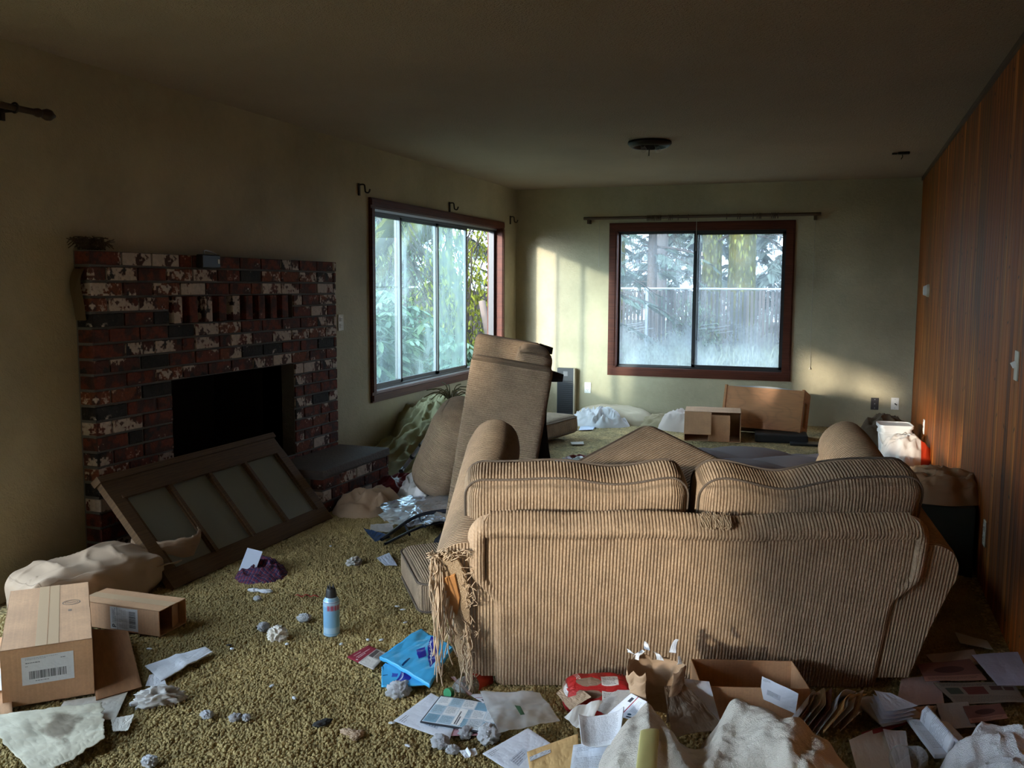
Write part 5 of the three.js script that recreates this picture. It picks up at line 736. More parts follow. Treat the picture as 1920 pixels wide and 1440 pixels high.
{ const o = single('white_card', 'white card leaning on the plaid cloth', 'card', rbox(0.075, 0.125, 0.004, 0.001, 1), M.paperBlue); o.position.set(-2.648,0.075,-3.707); o.rotation.set(-0.85, 0.45, 0.1); }
{ // spray can
  const t = thing('spray_can', 'blue and white spray can with black cap standing on the carpet', 'spray can', [-1.894,0,-3.179]);
  const body = canvasTex(256, 256, (c, w, h) => { c.fillStyle = '#7fb0d2'; c.fillRect(0, 0, w, h); c.fillStyle = '#c6dbe8'; for (const [y, k] of [[0, 26], [58, 10], [100, 8], [176, 9], [214, 8], [244, 12]]) c.fillRect(0, y, w, k); c.fillStyle = '#a6c8de'; for (let i = 0; i < 9; i++) c.fillRect(0, 60 + i * 22, w, 5); lines(c, 0, 36, 256, 2, 8, '#a8556a', 4, 71); lines(c, 0, 112, 256, 3, 9, '#a8556a', 4, 72); lines(c, 60, 222, 110, 1, 9, '#9b2440', 8, 73); });
  part(t, 'body', new THREE.LatheGeometry([[0, 0.002], [0.030, 0.0], [0.0335, 0.004], [0.0335, 0.008], [0.0325, 0.010], [0.0325, 0.138], [0.0315, 0.144], [0.027, 0.152], [0.022, 0.158], [0.020, 0.162], [0, 0.162]].map(q => new THREE.Vector2(...q)), 40), std({ map: body, roughness: 0.35, metalness: 0.15 }));
  const cap = []; cap.push(new THREE.LatheGeometry([[0.0225, 0.154], [0.0225, 0.160], [0.019, 0.186], [0.016, 0.194], [0.006, 0.196], [0, 0.196]].map(q => new THREE.Vector2(...q)), 32)); for (let k = 0; k < 5; k++) { const a = k * 1.257; cap.push(new THREE.ConeGeometry(0.006, 0.022, 4).translate(0.012 * Math.cos(a), 0.200, 0.012 * Math.sin(a))); }
  part(t, 'cap', merge(cap), M.black, 'black broken cap');
}
// paper bags by the wall
{ const t = thing('paper_bag', 'large brown paper bag lying along the left wall', 'bag', [-3.10, 0.10, -3.16]); t.rotation.set(0, 1.25, 0.05); part(t, 'bag_body', cushion(0.62, 0.2, 0.34, { r: 0.06, puff: 0.25, seg: [48, 16, 32], deform: (x, y, z) => { const k = 0.03 * Math.pow(ridge(x * 3 + 3, y * 3, z * 4), 3) + 0.012 * Math.pow(Math.max(0, ridge(x * 7, y * 6 + 2, z * 8)), 4), f = 1 - 0.35 * smooth(0.1, 0.31, x); return [x, y * f + k * (y > 0 ? 1 : 0.1) - 0.02, z * f + 0.6 * k]; } }), M.kraftPale); part(t, 'folded_end', shell(20, 10, (u, v) => [0.25 + 0.13 * v, 0.01 + 0.02 * Math.sin(u * 7) * v - 0.02 * v, (u - 0.5) * (0.26 - 0.02 * v)], 0.004), M.kraft); }
{ const t = thing('paper_bag', 'open crumpled brown paper bag by the foot of the fireplace', 'bag', [-3.06, 0, -3.62]); const g = grid(60, 24, (u, v) => { const a = u * 6.2832, w = v < 0.5 ? 1 : 1, k = (v < 0.55 ? v / 0.55 : 1 - (v - 0.55) * 0.9), r = (0.07 + 0.085 * Math.sin(Math.min(1, v * 1.6) * 1.57)) * (1 + 0.18 * fbm(Math.cos(a) * 2, v * 3, Math.sin(a) * 2)) * (v > 0.62 ? 0.96 - 0.4 * (v - 0.62) : 1); const y = v < 0.62 ? 0.20 * v / 0.62 : 0.20 - 0.22 * (v - 0.62); return [r * Math.cos(a), Math.max(0.004, y + 0.02 * fbm(Math.cos(a) * 3, 9, Math.sin(a) * 3)), r * Math.sin(a) * 1.1]; }); part(t, 'bag_wall', g, std({ color: lin(0.30, 0.20, 0.125), bumpMap: creaseBump, bumpScale: 0.01, roughness: 0.9, side: THREE.DoubleSide })); part(t, 'crumpled_mouth', wadGeo(0.085, 9.2, [1, 0.45, 1], 0.9, 10).translate(0, 0.14, 0), M.kraft); }

// ================================================================ centre left: between sash and loveseat
heap('paper_bag', 'tan crumpled paper sack at the foot of the hearth', 'bag', M.kraft, [[-2.86,-4.86],[-2.72,-4.84],[-2.58,-5.0],[-2.56,-5.22],[-2.74,-5.34],[-2.9,-5.2]], 0.13, { fold: 0.05, freq: [8, 8], seed: 12, p: 2.6 });
heap('red_cloth', 'dark red shiny cloth by the hearth corner', 'cloth', phys({ color: lin(0.13, 0.008, 0.012), roughness: 0.35 }), [[-2.90,-5.38],[-2.78,-5.32],[-2.62,-5.40],[-2.58,-5.62],[-2.72,-5.78],[-2.90,-5.62]], 0.12, { fold: 0.06, freq: [9, 9], seed: 15 });
heap('plastic_bag', 'crumpled white plastic bag between hearth and tipped armchair', 'bag', M.bag, [[-2.62,-5.22],[-2.40,-5.06],[-2.22,-5.12],[-2.12,-5.42],[-2.28,-5.78],[-2.58,-5.86],[-2.72,-5.6]], 0.20, { fold: 0.11, freq: [8, 8], seed: 21, nt: 140, nr: 40 });
{ const t = thing('drink_can', 'red and white cup lying on its side by the plastic bag', 'cup', [-2.496,0.042,-5.171]); t.rotation.order = 'YXZ'; t.rotation.set(0, 0.75, 1.45); part(t, 'body', new THREE.CylinderGeometry(0.045, 0.035, 0.13, 28, 1, true).translate(0, 0, 0), print(128, 64, (c, w, h) => { c.fillStyle = '#c9c3c3'; c.fillRect(0, 0, w, h); c.fillStyle = '#a3131c'; c.fillRect(0, 14, w, 36); }, { roughness: 0.4 })); part(t, 'rim', new THREE.TorusGeometry(0.045, 0.003, 6, 28).rotateX(Math.PI / 2).translate(0, 0.065, 0), M.white); part(t, 'base', new THREE.CylinderGeometry(0.035, 0.035, 0.004, 28).translate(0, -0.064, 0), M.paperBlue); }
// foil sheets and a broken black frame
const crinkle = (name, label, cat, mat, c, o) => sheet(name, label, cat, mat, c, Object.assign({ n: 44, wave: 0.035, freq: 13, thick: 0.001 }, o));
crinkle('plastic_sheet', 'large crinkled silver plastic sheet left of the loveseat arm', 'plastic sheet', M.foil, [[-2.63,0.03,-4.952], [-2.299,0.1,-5.458], [-1.948,0.1,-4.586], [-2.22,0.03,-4.584]], { seed: 2 });
crinkle('plastic_sheet', 'clear crinkled wrapper below the silver sheet', 'wrapper', M.cellophane, [[-2.493,0.05,-4.713], [-2.348,0.06,-5.072], [-2.137,0.04,-4.759], [-2.317,0.03,-4.548]], { seed: 5 });
crinkle('plastic_wrapper', 'dark blue glossy wrapper at the tip of the black frame', 'wrapper', phys({ color: lin(0.03, 0.06, 0.12), roughness: 0.18 }), [[-2.496,0.03,-4.553], [-2.412,0.04,-4.496], [-2.241,0.04,-4.398], [-2.306,0.02,-4.338]], { wave: 0.015, seed: 9, n: 24 });
crinkle('plastic_wrapper', 'grey printed wrapper beside the dark blue one', 'wrapper', M.newsGrey, [[-2.499,0.03,-4.639], [-2.378,0.04,-4.669], [-2.288,0.03,-4.523], [-2.431,0.03,-4.505]], { wave: 0.012, seed: 10, n: 20 });
{ const t = thing('broken_frame', 'black plastic frame bars lying over the silver sheet', 'frame', [0, 0, 0]); const a = [-2.278,0.05,-4.346], b = [-2.208,0.11,-4.699], c = [-2,0.13,-4.824]; part(t, 'bar', tube([a, b, c], 0.011, 20, 6), M.darkPlastic); part(t, 'bar', tube([[-2.238,0.04,-4.311], [-2.13,0.08,-4.599], [-1.952,0.1,-4.708]], 0.008, 20, 6), M.darkPlastic); part(t, 'crossbar', rod([-2.24,0.08,-4.558], [-2.179,0.05,-4.485], 0.007), M.darkPlastic); part(t, 'crossbar', rod([-2.224,0.1,-4.696], [-2.123,0.08,-4.565], 0.007), M.darkPlastic); }
heap('black_bag', 'black plastic bag tucked against the loveseat arm', 'bag', M.darkPlastic, [[-1.98,-4.28],[-1.80,-4.05],[-1.62,-4.10],[-1.56,-4.38],[-1.75,-4.55],[-1.95,-4.5]], 0.15, { fold: 0.05, freq: [9, 9], seed: 27 });
sheet('torn_paper', 'pale blue printed paper under the floor cushion corner', 'paper', M.paperBlue, [[-2.197,0.012,-4.137], [-2.18,0.012,-4.245], [-2.041,0.012,-4.06], [-2.098,0.012,-4.039]], {});
// draped curtain along the left wall, with a pole and dry stems lying on it
heap('fallen_curtain', 'khaki curtain fallen in folds along the wall under the left window', 'curtain', std({ color: lin(0.34, 0.29, 0.15), bumpMap: fuzz, bumpScale: 0.003, roughness: 1 }), [[-3.40,-5.85],[-3.05,-5.82],[-2.70,-6.0],[-2.45,-6.5],[-2.35,-7.2],[-2.6,-7.9],[-3.1,-8.2],[-3.42,-8.0],[-3.43,-6.6]], (x, z) => lerp(0.10, 0.46, smooth(-5.9, -7.3, z)) , { fold: 0.09, freq: [11, 3.2], seed: 31, nr: 60, nt: 200, p: 2.6, q: 0.6 });
{ const t = thing('metal_pole', 'silver and black metal pole lying across the fallen curtain', 'pole', [0, 0, 0]); const a = [-2.784,0.16,-5.646], b = [-2.544,0.435,-5.57], c = [-2.58,0.644,-6.088]; part(t, 'tube', rod(a, b, 0.013, 0.013, 10), M.alu); part(t, 'grip', rod([-2.774,0.15,-5.586], a, 0.016), M.black); part(t, 'tube', rod(b, c, 0.010), flat(lin(0.10, 0.07, 0.06), { roughness: 0.5 })); for (const k of [0.3, 0.62, 0.9]) { const q = a.map((v, i) => lerp(v, b[i], k)), q2 = a.map((v, i) => lerp(v, b[i], k + 0.05)); part(t, 'collar', rod(q, q2, 0.018), M.black); } }
{ const rnd = mulberry(88), out = []; const o = [-2.56,0.598,-5.936]; for (let i = 0; i < 26; i++) { const d = [(rnd() - 0.5) * 0.35, rnd() * 0.12, (rnd() - 0.5) * 0.4]; out.push(tube([o, o.map((v, k) => v + d[k] * 0.5 + (k === 1 ? 0.04 : 0)), o.map((v, k) => v + d[k] + (k === 1 ? -0.03 * rnd() : 0))], 0.004, 6, 4)); } const s = single('dry_plant', 'dry green and brown plant stems lying on the pole by the window', 'plant', merge(out), std({ color: lin(0.22, 0.20, 0.10), roughness: 1 })); s.userData.kind = 'stuff'; }

// ================================================================ far floor
heap('pillow', 'cream pillow lying against the far wall under the windows', 'pillow', std({ color: lin(0.72, 0.62, 0.45), map: blot, roughness: 1 }), [[-2.66,-9.74],[-2.2,-9.76],[-1.83,-9.62],[-1.86,-9.20],[-2.2,-9.18],[-2.62,-9.4]], 0.15, { fold: 0.02, freq: [5, 5], seed: 3, p: 2.4, q: 0.55 });
heap('white_cloth', 'crumpled white cloth in front of the cream pillow', 'cloth', std({ color: lin(0.72, 0.70, 0.70), roughness: 1 }), [[-2.62,-9.05],[-2.4,-8.92],[-2.15,-8.93],[-1.98,-9.1],[-2.1,-9.3],[-2.5,-9.32]], 0.14, { fold: 0.09, freq: [11, 11], seed: 5, nt: 130, nr: 36 });
heap('floral_cloth', 'pale floral cloth lying right of the cream pillow', 'cloth', std({ color: lin(0.62, 0.54, 0.42), map: stain, roughness: 1 }), [[-1.92,-9.5],[-1.65,-9.55],[-1.42,-9.4],[-1.5,-9.2],[-1.8,-9.1]], 0.10, { fold: 0.04, freq: [9, 9], seed: 8 });
heap('bundled_cloth', 'grey beige bundled cloth left of the open cardboard box', 'cloth', std({ color: lin(0.55, 0.46, 0.40), roughness: 1 }), [[-1.68,-9.05],[-1.45,-8.92],[-1.22,-8.9],[-1.15,-9.2],[-1.3,-9.5],[-1.62,-9.4]], 0.17, { fold: 0.06, freq: [10, 4], seed: 13, p: 3 });
sheet('white_card', 'pale envelope on the carpet before the white cloth', 'paper', M.paperBlue, [[-2.422,0.01,-8.851], [-2.3,0.01,-9.013], [-2.251,0.01,-8.698], [-2.372,0.01,-8.615]], { wave: 0.001 });
sheet('torn_card', 'small tan card on the carpet near the glass jar wrapper', 'card', M.paperWarm, [[-2.25,0.01,-7.907], [-2.151,0.01,-7.975], [-2.109,0.01,-7.842], [-2.21,0.01,-7.803]], { thick: 0.006, wave: 0 });
heap('plastic_wrapper', 'clear and red plastic wrapper between armchair and mattress', 'wrapper', M.cellophane, [[-1.92,-6.05],[-1.75,-5.9],[-1.62,-6.1],[-1.62,-6.5],[-1.78,-6.75],[-1.95,-6.5]], 0.15, { fold: 0.07, freq: [9, 9], seed: 41 });
heap('red_wrapper', 'dark red wrapper lying on the clear plastic by the mattress', 'wrapper', flat(lin(0.22, 0.03, 0.02), { roughness: 0.4 }), [[-1.98,-6.6],[-1.8,-6.62],[-1.7,-6.82],[-1.85,-6.98],[-2.0,-6.85]], 0.10, { fold: 0.04, freq: [9, 9], seed: 43 });
{ // square white bucket
  const t = thing('plastic_bucket', 'square white plastic bucket with lid in the far right corner', 'bucket', [0.43, 0, -8.25], 0.1); const sec = (y, h) => { const a = [], r = 0.04; for (const [cx, cz, a0] of [[h - r, h - r, 0], [-h + r, h - r, 90], [-h + r, -h + r, 180], [h - r, -h + r, 270]]) for (let k = 0; k <= 5; k++) { const q = (a0 + k * 18) * RAD; a.push([cx + r * Math.cos(q), y, cz + r * Math.sin(q)]); } return a; };
  const wm = flat(lin(0.80, 0.79, 0.76), { roughness: 0.4 }); part(t, 'tub', loft([sec(0.002, 0.105), sec(0.2, 0.118), sec(0.202, 0.125), sec(0.222, 0.125), sec(0.224, 0.119), sec(0.26, 0.122)]), wm); part(t, 'lid', loft([sec(0.252, 0.132), sec(0.278, 0.133), sec(0.28, 0.128), sec(0.272, 0.122)]), wm); part(t, 'handle', tube([[-0.126, 0.21, 0.02], [-0.1, 0.12, 0.135], [0.02, 0.09, 0.15], [0.11, 0.13, 0.135], [0.128, 0.21, 0.02]], 0.004, 24, 6), M.white);
}
heap('grocery_bag', 'red and white plastic grocery bag beside the white bucket', 'bag', std({ map: canvasTex(256, 256, (c, w, h) => { c.fillStyle = '#d8cfc6'; c.fillRect(0, 0, w, h); c.fillStyle = '#c23a1c'; c.fillRect(150, 0, 106, h); c.fillStyle = '#b8481f'; c.beginPath(); c.arc(60, 120, 34, 0, 7); c.fill(); }), roughness: 0.45 }), [[0.36,-7.5],[0.47,-7.42],[0.59,-7.5],[0.60,-7.85],[0.5,-7.96],[0.38,-7.85]], 0.25, { fold: 0.07, freq: [9, 9], seed: 47, p: 3.4 });
heap('dark_bundle', 'small dark bundle behind the white bucket', 'bundle', std({ color: lin(0.16, 0.12, 0.09), map: stain, roughness: 1 }), [[0.12,-8.55],[0.3,-8.5],[0.6,-8.55],[0.62,-8.95],[0.3,-9.0],[0.15,-8.8]], 0.27, { fold: 0.06, freq: [9, 9], seed: 49 });
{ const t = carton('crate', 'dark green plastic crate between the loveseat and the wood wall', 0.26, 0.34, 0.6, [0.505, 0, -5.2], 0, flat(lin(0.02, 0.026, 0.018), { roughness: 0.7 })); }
heap('brown_paper', 'crumpled shiny brown paper on the dark crate by the wood wall', 'paper', phys({ color: lin(0.36, 0.22, 0.12), roughness: 0.4, bumpMap: creaseBump, bumpScale: 0.01 }), [[0.39,-4.93],[0.5,-4.91],[0.60,-4.95],[0.60,-5.45],[0.5,-5.48],[0.39,-5.45]], 0.11, { y0: 0.342, fold: 0.05, freq: [8, 8], seed: 53, p: 3 });

// ================================================================ front centre and right: paper, bags, blanket
sheet('red_booklet', 'red and grey printed booklet left of the blue bag', 'booklet', M.redBook, [[-1.697,0.016,-2.957], [-1.677,0.016,-3.085], [-1.567,0.018,-3.031], [-1.551,0.016,-2.887]], { thick: 0.004, wave: 0.002 });
{ const t = thing('blue_bag', 'bright blue plastic snack bag lying on the carpet', 'bag', [0, 0, 0]);
  const bm = phys({ map: canvasTex(512, 512, (c, w, h) => { c.fillStyle = '#48a9dc'; c.fillRect(0, 0, w, h); c.fillStyle = '#2b2f96'; c.beginPath(); c.moveTo(180, 290); c.lineTo(260, 200); c.lineTo(340, 250); c.lineTo(250, 320); c.fill(); c.beginPath(); c.moveTo(150, 440); c.quadraticCurveTo(270, 300, 500, 190); c.lineTo(470, 330); c.quadraticCurveTo(350, 440, 150, 440); c.fill(); c.strokeStyle = '#dfe9f4'; c.lineWidth = 9; c.beginPath(); c.moveTo(190, 420); c.quadraticCurveTo(330, 330, 440, 240); c.stroke(); c.lineWidth = 4; for (let i = 0; i < 7; i++) { c.beginPath(); c.arc(260 + i * 26, 380 - i * 22, 9, 0, 5); c.stroke(); } c.fillStyle = '#123a66'; c.fillRect(30, 210, 110, 16); }), roughness: 0.22, side: THREE.DoubleSide });
  part(t, 'bag_body', sheetGeo([[-1.531,0.03,-2.899], [-1.477,0.05,-3.136], [-1.307,0.04,-3.049], [-1.271,0.02,-2.764]], { n: 40, wave: 0.03, freq: 8, thick: 0.012, seed: 14 }), bm); part(t, 'bag_seal', sheetGeo([[-1.509,0.028,-2.872], [-1.507,0.032,-2.903], [-1.28,0.03,-2.791], [-1.439,0.02,-2.738]], { n: 24, wave: 0.012, freq: 8, thick: 0.006, seed: 15 }), bm); }
{ const t = thing('plastic_bottle', 'clear plastic bottle with green cap beside the torn loveseat corner', 'bottle', [-1.196,0.036,-2.79]); t.rotation.order = 'YXZ'; t.rotation.set(1.42, -0.22, 0); // neck towards us
  part(t, 'bottle', new THREE.LatheGeometry([[0.012, 0.02], [0.013, 0.0], [0.022, -0.02], [0.033, -0.05], [0.035, -0.08], [0.034, -0.2], [0.03, -0.22], [0, -0.222]].map(q => new THREE.Vector2(...q)), 32), M.clear); part(t, 'cap', new THREE.CylinderGeometry(0.0165, 0.0165, 0.018, 20).translate(0, 0.026, 0), flat(lin(0.02, 0.22, 0.08), { roughness: 0.4 }), 'green screw cap'); part(t, 'label', new THREE.CylinderGeometry(0.0356, 0.0356, 0.09, 28, 1, true, 0, 5.2).translate(0, -0.15, 0), flat(lin(0.62, 0.06, 0.03), { roughness: 0.45, side: THREE.DoubleSide }), 'red wrap label'); }
sheet('paper_strip', 'long red and white candy striped paper strip by the bottle', 'paper', print(256, 32, (c, w, h) => { c.fillStyle = '#d5d2d0'; c.fillRect(0, 0, w, h); c.fillStyle = '#7a1c20'; for (let i = 0; i < 14; i++) c.fillRect(i * 20, 0, 9, h); }), [[-1.233,0.05,-2.852], [-1.224,0.05,-2.865], [-1.139,0.016,-2.822], [-1.146,0.016,-2.811]], { wave: 0.003 });
sheet('white_envelope', 'plain white envelope under the calendar booklet', 'envelope', M.envelope, [[-1.304,0.014,-2.559], [-1.271,0.02,-2.773], [-1.135,0.016,-2.713], [-1.085,0.014,-2.498]], { wave: 0.003, thick: 0.002 });
sheet('pink_paper', 'pink paper edge under the calendar booklet', 'paper', M.pink, [[-1.141,0.017,-2.608], [-1.046,0.017,-2.655], [-1.016,0.016,-2.562], [-1.109,0.016,-2.524]], { wave: 0.001 });
sheet('calendar_booklet', 'blue and white printed calendar booklet in a clear sleeve', 'booklet', M.calendar, [[-1.224,0.028,-2.746], [-1.001,0.028,-2.755], [-0.963,0.022,-2.562], [-1.213,0.022,-2.563]], { wave: 0.003, thick: 0.005 });
crinkle('plastic_sleeve', 'clear crumpled plastic bag over the calendar booklet', 'plastic bag', M.cellophane, [[-1.076,0.05,-2.732], [-0.897,0.05,-2.815], [-0.793,0.02,-2.702], [-0.945,0.02,-2.551]], { wave: 0.022, seed: 21, n: 40, freq: 11 });
sheet('green_leaf', 'small dark green plastic leaf on the clear bag', 'leaf', flat(lin(0.015, 0.07, 0.035), { roughness: 0.4 }), [[-0.94,0.07,-2.687], [-0.92,0.07,-2.686], [-0.896,0.06,-2.658], [-0.907,0.06,-2.65]], { wave: 0.002 });
sheet('printed_flyer', 'white and blue printed flyer poking from under the loveseat', 'paper', M.priority, [[-1.151,0.012,-2.823], [-0.953,0.012,-2.918], [-0.945,0.03,-2.809], [-1.069,0.03,-2.738]], { wave: 0.006 });
sheet('window_envelope', 'white window envelope at the bottom edge, left of the manila one', 'envelope', M.envelope, [[-0.954,0.02,-2.444], [-0.873,0.03,-2.622], [-0.775,0.03,-2.55], [-0.786,0.02,-2.341]], { wave: 0.006, thick: 0.003, seed: 23 });
sheet('folded_paper', 'small folded white paper below the stuffing wads', 'paper', M.paper, [[-1.028,0.016,-2.445], [-0.983,0.026,-2.462], [-0.97,0.016,-2.446], [-0.996,0.014,-2.414]], { wave: 0.006, fold: 0.01 });
sheet('manila_envelope', 'orange manila envelope at the bottom edge', 'envelope', M.manila, [[-0.816,0.05,-2.444], [-0.702,0.06,-2.584], [-0.621,0.05,-2.316], [-0.737,0.04,-2.264]], { wave: 0.004, thick: 0.004, seed: 24 });
sheet('address_label', 'white label stuck on the manila envelope', 'label', M.paper, [[-0.8,0.056,-2.418], [-0.757,0.059,-2.483], [-0.749,0.059,-2.46], [-0.79,0.056,-2.396]], { wave: 0.001, thick: 0.0008 });
sheet('printed_letter', 'curled printed white letter on top of the manila envelope', 'paper', M.letter, [[-0.703,0.1,-2.599], [-0.571,0.13,-2.633], [-0.546,0.11,-2.475], [-0.651,0.09,-2.445]], { wave: 0.004, curl: 0.12, thick: 0.003, seed: 26 });
sheet('printed_letter', 'white letter at the bottom edge below the curled one', 'paper', M.letter2, [[-0.692,0.07,-2.498], [-0.561,0.09,-2.545], [-0.516,0.07,-2.317], [-0.647,0.06,-2.287]], { wave: 0.004, thick: 0.002, seed: 27 });
crinkle('tissue_paper', 'crumpled white tissue left of the curled letter', 'tissue', M.bag, [[-0.757,0.05,-2.65], [-0.724,0.08,-2.7], [-0.656,0.08,-2.736], [-0.676,0.05,-2.586]], { wave: 0.03, freq: 14, seed: 29, n: 34 });
{ const t = thing('milk_bag', 'crushed red paper sack marked 5 LBS under the loveseat edge', 'sack', [-0.72,0.05,-2.901], 0.33); const rm = std({ map: canvasTex(512, 256, (c, w, h) => { c.fillStyle = '#b01c1c'; c.fillRect(0, 0, w, h); c.fillStyle = '#8d7563'; c.beginPath(); c.ellipse(180, 60, 90, 42, 0, 0, 7); c.fill(); c.fillStyle = '#d8d4d2'; c.fillRect(270, 30, 120, 100); lines(c, 280, 44, 100, 7, 11, '#555', 4, 81); c.fillStyle = '#e8e4e0'; c.font = 'bold 44px sans-serif'; c.save(); c.translate(110, 200); c.rotate(-1.4); c.fillText('5 LBS', 0, 0); c.restore(); c.fillStyle = '#20201f'; c.font = 'bold 50px serif'; c.fillText('MILK', 380, 190); }), bumpMap: creaseBump, bumpScale: 0.006, roughness: 0.6 }); part(t, 'sack', cushion(0.24, 0.11, 0.13, { r: 0.045, puff: 0.2, seg: [30, 12, 14], deform: (x, y, z) => [x, y + 0.012 * fbm(x * 20, z * 20, 3), z + 0.01 * fbm(x * 18, y * 20, 8)] }), rm); const uv = t.children[0].geometry.attributes.uv; for (let i = 0; i < uv.count; i++) uv.setXY(i, uv.getX(i) / 0.24 + 0.5, uv.getY(i) / 0.12 + 0.5); }
crinkle('kraft_paper', 'torn pale brown paper left of the red sack', 'paper', M.kraftPale, [[-0.846,0.04,-2.848], [-0.79,0.07,-2.876], [-0.711,0.07,-2.795], [-0.773,0.03,-2.765]], { wave: 0.02, seed: 31, n: 26 });
sheet('mailer_envelope', 'white mailer envelope with red stripe behind the blanket', 'envelope', M.priority, [[-0.631,0.1,-2.67], [-0.566,0.16,-2.704], [-0.508,0.16,-2.663], [-0.546,0.1,-2.656]], { wave: 0.004, thick: 0.003 });
sheet('grey_paper', 'grey folded paper between red sack and mailer', 'paper', M.newsGrey, [[-0.703,0.06,-2.752], [-0.635,0.1,-2.828], [-0.582,0.11,-2.824], [-0.639,0.07,-2.703]], { wave: 0.012, seed: 33 });
{ // torn paper bag standing up
  const t = thing('torn_paper_bag', 'torn brown paper bag standing at the loveseat edge with white shredded rim', 'bag', [-0.501,0.08,-2.743], 0.34); const g = shell(46, 26, (u, v) => { const a = (u * 1.7 - 0.35) * Math.PI, rip = 0.05 * fbm(u * 9, 2, 5) + 0.012 * Math.sin(u * 13), h = (0.165 + rip) * v, r = 0.055 + 0.03 * v + 0.014 * fbm(u * 6, v * 4, 1); return [r * Math.cos(a) * 1.1, h, -r * Math.sin(a) * 0.8 + 0.01 * Math.sin(v * 9 + u * 6)]; }, 0.002); part(t, 'bag_wall', g, M.kraft); const rnd = mulberry(90); for (let k = 0; k < 6; k++) { const a = 0.2 + k * 0.55, r = 0.075, w = 0.018 + 0.012 * rnd(), h = 0.018 + 0.022 * rnd(), tw = (rnd() - 0.5) * 1.4; part(t, 'shredded_strip', shell(4, 8, (u, v) => [r * Math.cos(a) + (u - 0.5) * w * Math.cos(tw) * (1 - 0.6 * v) + 0.02 * v * v * Math.sin(k * 2), 0.165 + h * v + 0.03 * (k % 2), -r * Math.sin(a) * 0.75 + (u - 0.5) * w * Math.sin(tw) + 0.012 * Math.sin(v * 4 + k)], 0.0012), M.paper); }
  crinkle('brown_bag_paper', 'dark brown bag paper spread beside the torn bag', 'paper', std({ color: lin(0.22, 0.16, 0.11), bumpMap: creaseBump, bumpScale: 0.008, roughness: 0.9, side: THREE.DoubleSide }), [[-0.49,0.14,-2.828], [-0.442,0.15,-2.843], [-0.267,0.12,-2.623], [-0.4,0.14,-2.476]], { wave: 0.02, seed: 35, n: 36 }); }
sheet('white_envelope', 'white envelope standing behind the brown bag paper', 'envelope', M.envelope, [[-0.464,0.17,-2.842], [-0.352,0.17,-2.849], [-0.304,0.07,-2.78], [-0.42,0.08,-2.772]], { wave: 0.004, thick: 0.002, seed: 37 });
{ // open carton with papers in it
  const t = carton('cardboard_box', 'low open cardboard tray half under the loveseat, holding papers', 0.34, 0.15, 0.22, [-0.248,0,-3.012], 0.30, M.card, ['top']); }
sheet('white_letter', 'white letter with grey window standing in the cardboard tray', 'paper', M.envelope, [[-0.198,0.19,-2.899], [-0.085,0.19,-2.81], [-0.093,0.11,-2.844], [-0.204,0.11,-2.921]], { wave: 0.004, seed: 38 });
{ // curled mail, each its own
  const rnd = mulberry(99); const cols = [M.paper, M.kraftPale, M.newsGrey, M.paperWarm, M.magazine, M.paperBlue, M.manila, M.newsGrey, M.paper, M.kraft];
  const where = ['leftmost, with a curled edge', 'second from the left', 'third from the left', 'with a warm white face', 'with a reddish print', 'pale blue, in the middle', 'with an orange edge', 'grey, towards the right', 'white, nearly upright', 'rightmost brown one'];
  const at = [-0.008,0,-3.002]; const ux = [0.9424, 0, -0.3345], fx = [-0.3345, 0, -0.9424];
  cols.forEach((m, k) => { const L = 0.13 + 0.04 * rnd(), h = 0.055 + 0.04 * rnd(), off = (k - 4.5) * 0.011, yaw = (rnd() - 0.5) * 0.5, bendv = (rnd() - 0.3) * 0.12; const g = shell(16, 6, (u, v) => { const x = (u - 0.5) * 0.05 + off * 1.6 + (v - 0.5) * 0.06 + bendv * u * u, z = (u - 0.5) * L, y = 0.03 + v * h * (1 - 0.5 * u * u) + 0.03 * u + 0.01 * Math.sin(u * 5 + k); return [at[0] + ux[0] * x + fx[0] * z * 0.9 - 0.02 * yaw * u, y, at[2] + ux[2] * x + fx[2] * z * 0.9]; }, 0.002); single('mail_piece', 'curled piece of mail in the pile beside the cardboard tray, ' + where[k], 'mail', g, m, 'pile of mail by the blanket'); });
}
sheet('catalogue', 'thin catalogue with fanned white pages right of the mail pile', 'catalogue', M.newsGrey, [[0.066,0.05,-3.151], [0.198,0.03,-3.245], [0.295,0.03,-3.125], [0.162,0.05,-2.965]], { wave: 0.006, thick: 0.008, seed: 39 });
for (let k = 0; k < 4; k++) sheet('loose_page', 'fanned white page of the catalogue, ' + ['lowest', 'second from below', 'third from below', 'topmost'][k], 'page', M.paperBlue, [[0.127,0.06,-3.108], [0.174,0.065,-3.098], [0.252,0.06,-3.036], [0.154,0.06,-2.962]].map((q, i) => [q[0] + 0.005 * k, q[1] + 0.009 * k, q[2] - 0.012 * k]), { wave: 0.006, curl: 0.05, seed: 60 + k, group: 'fanned catalogue pages' });
sheet('red_flyer', 'red edged flyer poking from under the catalogue', 'paper', flat(lin(0.30, 0.02, 0.02), { roughness: 0.6 }), [[0.101,0.03,-2.956], [0.236,0.045,-3.063], [0.244,0.045,-3.047], [0.109,0.03,-2.929]], { wave: 0.003 });
sheet('white_sheet', 'plain white sheet right of the blanket at the bottom edge', 'paper', M.paperWarm, [[0.065,0.03,-2.885], [0.16,0.03,-3.014], [0.212,0.03,-2.747], [0.096,0.03,-2.615]], { wave: 0.006, seed: 64 });
sheet('white_sheet', 'white booklet page beside the clear cup at the bottom edge', 'paper', M.paper, [[0.163,0.04,-2.972], [0.229,0.04,-2.985], [0.232,0.03,-2.694], [0.201,0.03,-2.683]], { wave: 0.006, seed: 65 });
